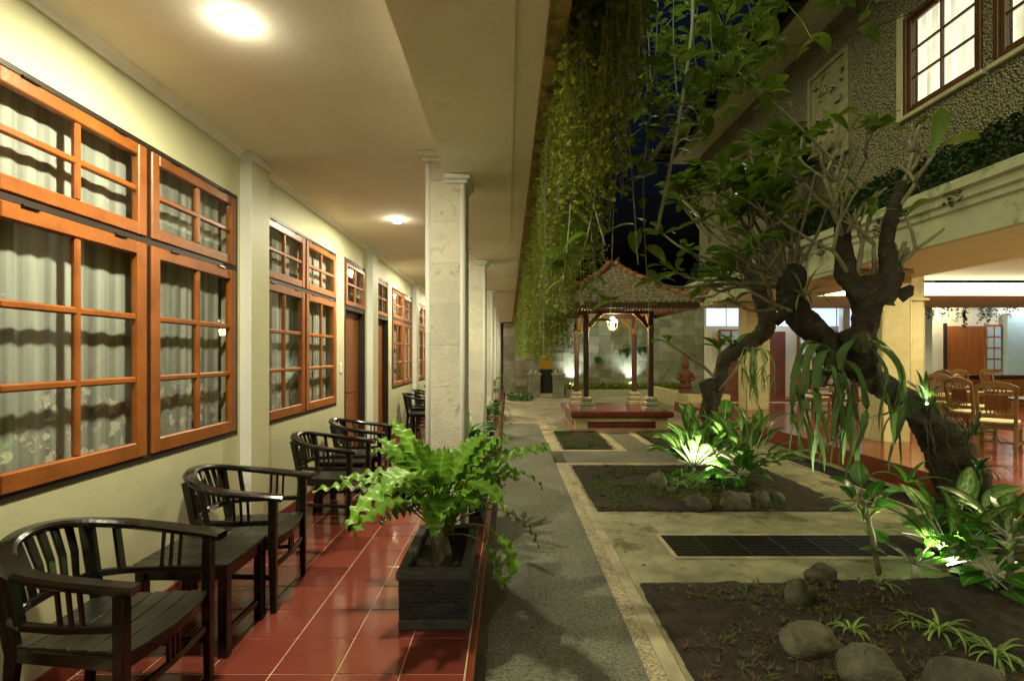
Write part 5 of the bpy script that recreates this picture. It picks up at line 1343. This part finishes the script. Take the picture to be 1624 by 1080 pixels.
# overhead wires carrying the climbers
for i, (y, z) in enumerate(((2.9, 4.2), (3.9, 4.4), (5.2, 4.6))):
    MB().tube([(.2, y, 3.38), (1.4, y, z - .15), (3.4, y, z + .1), (XU, y, z + .9)], .004, 5).build('climber_wire', M['hinge'], loc=(.2, y, 3.38), label=('thin wire above the courtyard nearest the viewer, holding climbers', 'thin wire above the courtyard, middle of three, holding climbers', 'thin wire above the courtyard, farthest of three, holding climbers')[i], cat='wire', group='wires over the courtyard')
OV = [leafmesh('leaf', L, w, M['climber'], b, f, 'ovate') for (L, w, b, f) in ((.13, .036, .8, .25), (.10, .032, .5, .2), (.16, .038, 1.0, .25), (.075, .024, .6, .3))]
def hang(pts, label, nl, seed, rad=.004, m='palestem', s=(.7, 1.2), meshes=None):
    r = random.Random(seed); pp = smoothpath(pts, 6)
    t = empty('hanging_vine', pp[0], label, 'vine', 'long vines hanging over the courtyard')
    MB().tube(pp, rad, 5).build('stem', M[m], t, smooth=True)
    for k in range(nl):
        a = r.random() * (len(pp) - 1.01); j = int(a); p = pp[j].lerp(pp[j + 1], a - j); az = r.uniform(0, 6.28)
        place_leaf(t, meshes or OV, p, (math.cos(az), math.sin(az), r.uniform(-.9, .3)), r, r.uniform(*s))
hang([P(1098, -60, 3.0), P(1098, 40, 3.0), P(1085, 140, 3.0), P(1062, 270, 3.0), P(1042, 365, 3.0)], 'thick pale bare aerial root curving down in front of the night sky', 0, 1, .011)
hang([P(1010, -120, 3.9), P(1140, 80, 3.9), P(1230, 165, 4.0), P(1330, 262, 4.2)], 'pale straight rope-like vine slanting from top centre towards the tree', 3, 2, .010)
specs = [((955, -60), (950, 150), (948, 290), (925, 400), 2.6, 10), ((975, -60), (985, 120), (1000, 250), (1012, 420), 2.9, 12), ((935, -50), (925, 120), (922, 240), (960, 390), 2.4, 8),
         ((1000, -60), (995, 140), (975, 300), (968, 520), 3.2, 10), ((1020, -60), (1032, 150), (1020, 300), (1030, 500), 3.4, 9), ((905, -40), (900, 160), (905, 320), (890, 470), 2.7, 10),
         ((1045, -60), (1040, 90), (1030, 200), (1020, 260), 2.8, 16), ((965, -60), (960, 60), (975, 130), (960, 220), 2.5, 14), ((1110, -60), (1105, 30), (1100, 70), (1105, 110), 2.8, 9),
         ((1125, -60), (1128, 60), (1135, 110), (1130, 140), 3.1, 8), ((925, -50), (940, 200), (935, 330), (950, 480), 2.9, 10), ((1070, -60), (1068, 60), (1075, 180), (1072, 240), 3.3, 16)]
ordn = ('first', 'second', 'third', 'fourth', 'fifth', 'sixth', 'seventh', 'eighth', 'ninth', 'tenth', 'eleventh', 'twelfth')
order = sorted(range(len(specs)), key=lambda i: specs[i][3][0])
for i, (a, b, c, d, Y, nl) in enumerate(specs):
    hang([P(*a, Y), P(*b, Y), P(*c, Y + .05), P(*d, Y + .1)], 'leafy vine dangling over the courtyard, its tip %s from the left of twelve' % ordn[order.index(i)], nl * 2, 100 + i, .0035, s=(.6, 1.25))
# a leafy climber spreading overhead
t = empty('overhead_climber', P(1000, -80, 3.2), 'broad-leaved climber spreading across the top centre of the view', 'climber')
r = random.Random(77); st = MB(); ends = []
for i in range(30):
    p = Vector((r.uniform(.35, 1.75), r.uniform(2.7, 4.2), r.uniform(3.6, 4.5))); pts = [p]
    for k in range(6): pts.append(pts[-1] + Vector((r.uniform(-.12, .14), r.uniform(-.1, .1), -r.uniform(.06, .2)))); 
    st.tube(pts, .0035, 4); ends += pts
st.build('stems', M['stem'], t)
for p in ends:
    for k in range(3):
        a = r.uniform(0, 6.28); place_leaf(t, OV, p + Vector((r.uniform(-.06, .06), r.uniform(-.06, .06), r.uniform(-.05, .05))), (math.cos(a), math.sin(a), r.uniform(-.8, .3)), r, r.uniform(.7, 1.3))

# ------------------------------------------------------------------ garden beds
def rock(p, sx, sy, sz, label, seed):
    r = random.Random(seed); mb = MB(); nu, nv = 26, 16; o = Vector((seed * 3.1, 0, 0))
    for j in range(nv + 1):
        th = math.pi * j / nv
        for i in range(nu):
            ph = 2 * math.pi * i / nu; d = Vector((math.sin(th) * math.cos(ph), math.sin(th) * math.sin(ph), math.cos(th)))
            k = .9 + .30 * noise.noise(d * 1.2 + o) + .10 * noise.noise(d * 3.1 + o) + .025 * noise.noise(d * 9 + o)
            mb.v.append((p[0] + d.x * sx * k, p[1] + d.y * sy * k, p[2] + d.z * sz * k))
    for j in range(nv):
        for i in range(nu): mb.f.append((j * nu + i, (j + 1) * nu + i, (j + 1) * nu + (i + 1) % nu, j * nu + (i + 1) % nu))
    mb.build('river_rock', M['rock'], loc=p, smooth=True, label=label, cat='rock', group='river rocks edging the beds')
def gp(px, py, h=0.0): Y = (CZ - (GZ + .012 + h)) * F / (py - VY); return Vector(((px - VX) / F * Y, Y, GZ + .012 + h))
for i, (px, py, w, h, lab) in enumerate(((1107, 806, .16, .105, 'smooth oval rock at the front of the middle bed, leftmost'), (1166, 804, .17, .135, 'rounded grey rock at the front of the middle bed, centre'), (1208, 797, .11, .10, 'smaller rock right of the centre one in the middle bed'),
        (1188, 795, .07, .07, 'little rock squeezed between two bigger ones in the middle bed'), (1232, 796, .11, .075, 'rightmost low rock of the middle bed'), (1042, 777, .13, .17, 'dark upright rock at the left of the lit plants'), (1065, 782, .07, .06, 'small pale stone beside the dark upright rock'),
        (1268, 962, .10, .14, 'upright grey rock at the left edge of the near bed'), (1300, 925, .11, .10, 'mossy rock beside the drain at the near bed corner'), (1288, 1030, .17, .10, 'mossy oval rock lying in the near bed'),
        (1376, 1085, .16, .13, 'large dark rock at the bottom edge of the picture'), (1528, 1095, .18, .11, 'broad dark rock at the bottom right edge'))):
    p = gp(px, py); rock(p + Vector((0, 0, h * .45)), w, w * .8, h, lab, i + 2)

DL = [leafmesh('leaf', L, w, M['dief'], b, .3, 'ovate') for (L, w, b) in ((.34, .060, 1.0), (.40, .068, 1.3), (.30, .058, .8))]
GL = [leafmesh('leaf', L, w, M['glossleaf'], b, .25, 'ovate') for (L, w, b) in ((.20, .062, 1.0), (.24, .07, 1.2), (.17, .055, .7))]
def rosette(p, label, n, meshes, stemh, seed, s=1.0, spread=(.2, 1.2), petiole=.12, name='dieffenbachia', lean=(0, 0), pm='palestem', group=None):
    r = random.Random(seed); p = Vector(p); t = empty(name, p, label, 'plant', group)
    top = p + Vector((lean[0], lean[1], stemh))
    MB().tube([p - Vector((0, 0, .03)), p.lerp(top, .5) + Vector((.01, 0, 0)), top], [.02 * s, .019 * s, .014 * s], 7).build('stem', M[pm], t, smooth=True)
    for i in range(n):
        az = i * 2.399 + r.uniform(-.35, .35); el = r.uniform(*spread)
        b = p.lerp(top, 1 - .35 * r.random())
        d = Vector((math.cos(az) * math.cos(el), math.sin(az) * math.cos(el), math.sin(el)))
        e = b + d * petiole * r.uniform(.6, 1.3) * s
        lo = place_leaf(t, meshes, e, (d.x, d.y, d.z * .75), r, s * r.uniform(.75, 1.15))
        MB().tube([b, b.lerp(e, .5) + Vector((0, 0, .012)), e], [.007 * s, .006 * s, .004 * s], 5).build('stalk', M[pm], lo if False else t, smooth=True)
    return t
# near bed
rosette(gp(1512, 905, .10), 'brightly lit dieffenbachia with pale spotted leaves in the near bed', 15, DL, .08, 3, 1.1, (.25, 1.35), .30)
rosette(gp(1600, 930, .08), 'dieffenbachia with speckled leaves right of the spotlight at the picture edge', 16, DL, .36, 4, 1.15, (-.2, 1.1), .14)
rosette(gp(1545, 870, .06), 'dark dieffenbachia at the foot of the leaning trunk', 11, DL, .30, 5, .9, (0, 1.2), .12)
rosette(gp(1395, 905, .05), 'tall slender dracaena-like plant standing left of the spotlight', 12, GL, .52, 6, 1.05, (-.3, 1.3), .12, 'slender_plant', (-.10, .04), 'twig')
straplant(gp(1392, 900, .05) + Vector((-.08, .03, .34)), 'pale narrow-leaved shoots on the slender plant', 14, .30, .010, 61, 'spider', (.5, 1.5), (.3, 1.3))
rosette(gp(1450, 915, .06), 'low broad-leaved plant between the slender plant and the spotlight', 9, GL, .10, 7, 1.1, (.0, .9), .16)
SP = ((1393, 930, 20, .20, 'variegated spider plant below the slender plant'), (1350, 1000, 14, .14, 'smallest variegated spider plant near the mossy oval rock'), (1490, 1000, 30, .27, 'largest variegated spider plant in the near bed'), (1580, 1040, 24, .22, 'variegated spider plant at the right edge of the near bed'), (1445, 985, 8, .10, 'tiny spider plant shoot left of the largest one'))
for i, (px, py, n, L, lab) in enumerate(SP): straplant(gp(px, py, .07), lab, n, L, .0095, 200 + i, 'spider', (.3, 1.4), (1.2, 2.2), 'spider_plant', 'spider plants in the near bed')
rosette(gp(1575, 945, .06), 'low leafy plant to the right below the glaring near spotlight', 13, GL, .14, 8, 1.15, (-.1, 1.1), .12)
rosette(gp(1470, 880, .06), 'dark leafy plant on the soil left of the leaning trunk foot', 12, GL, .16, 9, 1.1, (.0, 1.1), .12)
# middle bed
rosette(gp(1100, 748, .07), 'tall striped dieffenbachia lit white, left of the middle spotlight', 34, DL, .07, 10, 1.15, (.35, 1.45), .34)
rosette(gp(1185, 752, .07), 'tall striped dieffenbachia right of the middle spotlight', 40, DL, .08, 11, 1.2, (.3, 1.45), .36)
rosette(gp(1148, 715, .05), 'broad-leaved plant at the back of the middle bed between the dieffenbachias', 16, GL, .38, 12, 1.5, (.0, 1.2), .16)
rosette(gp(1088, 742, .06), 'small heart-leaved plant left of the middle spotlight', 12, GL, .08, 13, 1.25, (.0, 1.1), .12)
rosette(gp(1170, 768, .06), 'low heart-leaved plant in front of the right dieffenbachia', 18, GL, .12, 14, 1.35, (-.3, 1.1), .13)
for i, (px, py) in enumerate(((1078, 768), (1145, 772), (1080, 752))):
    straplant(gp(px, py, .05), ('small spider plant left in the middle bed', 'small spider plant between the front rocks of the middle bed', 'spider plant tuft behind the dark upright rock')[i], 14, .20, .010, 220 + i, 'spider', (.3, 1.4), (1.2, 2.0), 'spider_plant')
def spotlight(p, target, label, power, col, cone=125, yaw=None):
    t = empty('garden_spotlight', p, label, 'garden light', 'spotlights in the beds'); p = Vector(p)
    d = (Vector(target) - p).normalized(); h = p + Vector((0, 0, .07))
    MB().tube([p - Vector((0, 0, .08)), h], .010, 6).build('stake', M['blackmetal'], t)
    MB().tube([h - d * .05, h + d * .035], [.03, .048], 10).build('housing', M['blackmetal'], t)
    MB().tube([h + d * .034, h + d * .042], [.042, .036], 12).build('lens', M['spotglow'], t)
    light('lamp', 'SPOT', h + d * .06, power, col, t, .03, cone, .6, Vector(target))
s1 = gp(1517, 918, .06); spotlight(s1, s1 + Vector((-.25, .55, 1.0)), 'glaring spotlight under the near dieffenbachia', P_SPOT, (.92, 1.0, .62), 130)
s2 = gp(1130, 766, .06); spotlight(s2, s2 + Vector((.05, .45, 1.0)), 'glaring spotlight among the middle bed plants', P_SPOT * 1.0, (.90, 1.0, .60), 135)
# ground cover
def tufts(name, label, area, n, L, m, seed, hf):
    r = random.Random(seed); mb = MB(); mb.uv = {}
    for i in range(n):
        x, y = r.uniform(area[0], area[1]), r.uniform(area[2], area[3])
        if noise.noise(Vector((x * 1.7, y * 1.7, seed))) < -.12: continue
        z = gz(x, y) if hf else GZ + .02
        for k in range(7):
            a = r.uniform(0, 6.28); l = L * r.uniform(.5, 1.2); el = r.uniform(.15, .8); d = Vector((math.cos(a) * math.cos(el), math.sin(a) * math.cos(el), math.sin(el))) * l
            sd = Vector((-math.sin(a), math.cos(a), 0)) * l * .09; b = len(mb.v); p = Vector((x, y, z))
            mb.v += [tuple(p - sd), tuple(p + sd), tuple(p + d)]; mb.f.append((b, b + 1, b + 2))
    mb.uv = None
    mb.build(name, M[m], label=label, kind='stuff')
tufts('ground_cover', 'low green ground cover in the middle soil bed', (.95, 3.0, 5.45, 7.6), 4200, .05, 'grass', 3, True)
tufts('ground_cover', 'grass-like cover in the small far bed beside the path', (1.0, 1.85, 8.95, 11.0), 2600, .05, 'grass', 4, False)
tufts('ground_cover', 'grass-like cover in the small far bed before the terrace', (2.7, 3.9, 8.95, 11.0), 2600, .05, 'grass', 5, False)
tufts('weeds', 'scattered dry pinkish weeds on the near soil bed', (.98, 2.6, 1.4, 3.65), 520, .06, 'weed', 6, True)
tufts('weeds', 'scattered small green weeds on the near soil bed', (1.2, 2.4, 1.6, 3.6), 520, .05, 'grass', 7, True)

# ------------------------------------------------------------------ dining furniture
def make_dchair():
    t = empty('dining_chair', (0, 0, 0)); w = .20
    for s in (-1, 1):
        MB().sweep([(.20, s * w, 0), (.20, s * w, .43)], rect(.042, .042, .005), up=(0, 1, 0)).build('leg', M['teak'], t)
        MB().sweep([(-.26, s * (w - .01), 0), (-.20, s * (w - .01), .42), (-.21, s * (w - .01), .62), (-.27, s * (w + .005), .95)], rect(.036, .042, .005), up=(0, 1, 0)).build('leg', M['teak'], t)
        MB().bar((.20, s * w, .39), (-.20, s * w, .39), .022, .06, (0, 0, 1), .003).build('apron', M['teak'], t)
        MB().bar((.20, s * w, .16), (-.235, s * w, .16), .02, .03, (0, 0, 1), .003).build('stretcher', M['teak'], t)
    for x in (.20, -.20): MB().bar((x, -w, .39), (x, w, .39), .022, .06, (0, 0, 1), .003).build('apron', M['teak'], t)
    MB().bar((.0, -w, .165), (.0, w, .165), .02, .028, (0, 0, 1), .003).build('stretcher', M['teak'], t)
    MB().box(-.225, .235, -.225, .225, .425, .445, .006).build('seat', M['teak'], t)
    MB().box(-.20, .22, -.205, .205, .4455, .475, .013).build('cushion', M['cushion'], t)
    MB().sweep([(-.272, -.225, .925), (-.275, -.12, .965), (-.276, 0, .985), (-.275, .12, .965), (-.272, .225, .925)], rect(.028, .085, .006), scale=[(1, .55), (1, .95), (1, 1.1), (1, .95), (1, .55)]).build('crest_rail', M['teak'], t)
    MB().bar((-.212, -.2, .55), (-.212, .2, .55), .024, .045, (0, 0, 1), .004).build('back_rail', M['teak'], t)
    MB().sweep([(-.216, 0, .63), (-.25, 0, .84)], rect(.24, .014, .004), up=(1, 0, 0)).build('splat', M['teakdark'], t)
    for (za, zb, xa, xb) in ((.57, .635, -.213, -.218), (.835, .93, -.249, -.266)):
        for y in (-.10, -.06, -.02, .02, .06, .10): MB().tube([(xa, y, za), ((xa + xb) / 2, y, (za + zb) / 2), (xb, y, zb)], [.006, .010, .006], 5).build('spindle', M['teak'], t)
    return t
def make_dtable():
    t = empty('dining_table', (0, 0, 0))
    MB().lathe([(.44, .70), (.46, .71), (.46, .735), (.45, .74)], (0, 0, 0), 24).build('table_top', M['tabletop'], t)
    MB().lathe([(.09, .0), (.05, .08), (.045, .35), (.07, .45), (.05, .6), (.09, .6995)], (0, 0, 0), 12).build('pedestal', M['teakdark'], t)
    for k in range(4):
        a = k * 1.571 + .785; MB().sweep([(.05 * math.cos(a), .05 * math.sin(a), .16), (.2 * math.cos(a), .2 * math.sin(a), .10), (.36 * math.cos(a), .36 * math.sin(a), .015)], rect(.045, .05, .006)).build('foot', M['teakdark'], t)
    return t
dc = make_dchair(); dt = make_dtable()
dch = [(6.85, 7.15, 40, 'nearest dining chair with dark carved back and cream cushion, right of the trunk'), (7.55, 8.35, 10, 'dining chair turned sideways just left behind the nearest one'), (8.5, 9.3, -60, 'wooden dining chair on the far side of the nearest table'),
       (8.3, 10.1, 200, 'dining chair back to the left of the spiky orchid, by the inner column'), (9.6, 11.6, 170, 'dining chair just right of the spiky orchid'), (10.3, 12.3, 200, 'slanted golden dining chair before the pale rear wall'), (11.6, 12.9, -90, 'far dining chair at the long counter, left one'),
       (12.6, 13.2, -80, 'far dining chair at the long counter, right one'), (6.75, 11.3, 20, 'dining chair seen under the hanging staghorn, left of the tree'), (7.55, 12.2, -100, 'golden dining chair behind the round table seen under the trunk'), (8.9, 7.6, 190, 'dining chair at the right picture edge')]
for i, (x, y, a, lab) in enumerate(dch):
    o = dc if i == 0 else copy_tree(dc)
    o.location = (x, y, RZ); o.rotation_euler = (0, 0, R(a)); tag(o, lab, 'chair', 'wooden chairs on the dining terrace')
for i, (x, y, lab) in enumerate(((7.9, 7.5, 'round dining table beside the nearest dining chair'), (7.4, 11.5, 'round dark table seen beneath the leaning trunk'), (9.2, 10.4, 'round dining table beyond the spiky orchid'))):
    o = dt if i == 0 else copy_tree(dt)
    o.location = (x, y, RZ); tag(o, lab, 'table', 'round tables on the dining terrace')
ct = empty('counter', (12.6, 14.0, RZ), 'long dark counter at the back of the dining terrace', 'counter')
MB().box(11.2, 16, 13.8, 14.3, RZ, RZ + .78, .01).build('front', M['teakdark'], ct); MB().box(11.1, 16.1, 13.7, 14.4, RZ + .7805, RZ + .84, .008).build('top', M['tabletop'], ct)

# small lamp fixed on the leaning trunk
t = empty('trunk_lamp', P(1469, 643, 4.40), 'tiny glowing lamp fixed on the leaning trunk beside the spiky orchid', 'garden light')
p = P(1469, 643, 4.40)
MB().tube([p + Vector((0, .05, -.05)), p + Vector((0, 0, -.02)), p + Vector((0, -.005, .012))], [.012, .016, .020], 8).build('housing', M['blackmetal'], t)
MB().lathe([(.009, 0), (.007, .004), (.002, .005)], p + Vector((0, -.005, .0125)), 8).build('lens', M['spotglow'], t)
light('lamp', 'SPOT', p + Vector((0, -.01, .06)), 5, (.95, 1.0, .62), t, .02, 150, .5, p + Vector((.1, .25, 1)))

cb = s1 + Vector((0, -.03, -.03))
MB().tube(smoothpath([cb, cb + Vector((-.02, -.18, -.02)), cb + Vector((.12, -.30, -.02)), cb + Vector((.32, -.30, -.015)), cb + Vector((.6, -.22, -.02))], 6), .008, 6).build('power_cable', M['drystem'], loc=cb, smooth=True, label='grey cable looping over the soil from the near spotlight', cat='cable')

# leaf litter and clods on the ground
r = random.Random(123)
def litter(name, label, n, area, size, m, zf):
    mb = MB()
    for i in range(n):
        x, y = r.uniform(area[0], area[1]), r.uniform(area[2], area[3]); z = zf(x, y); a = r.uniform(0, 6.28); q = size * r.uniform(.5, 1.4); b = len(mb.v)
        c, d = math.cos(a) * q, math.sin(a) * q
        mb.v += [(x - c, y - d, z + .004), (x + d * .4, y - c * .4, z + q * r.uniform(.1, .5)), (x + c, y + d, z + .005), (x - d * .4, y + c * .4, z + q * r.uniform(.1, .4))]
        mb.f += [(b, b + 1, b + 2), (b, b + 2, b + 3)]
    mb.build(name, M[m], label=label, kind='stuff')
litter('leaf_litter', 'dry fallen leaf bits scattered over the paving by the drain', 150, (.95, 4.4, 3.8, 5.3), .018, 'weed', lambda x, y: GZ)
litter('leaf_litter', 'dry leaf bits and crumbs scattered along the asphalt path', 110, (-.1, .7, 1.5, 9), .012, 'weed', lambda x, y: GZ)
litter('soil_clods', 'small clods of earth on the near soil bed', 1500, (1.0, 4.2, 1.4, 3.6), .014, 'soil', lambda x, y: gz(x, y) + .012)
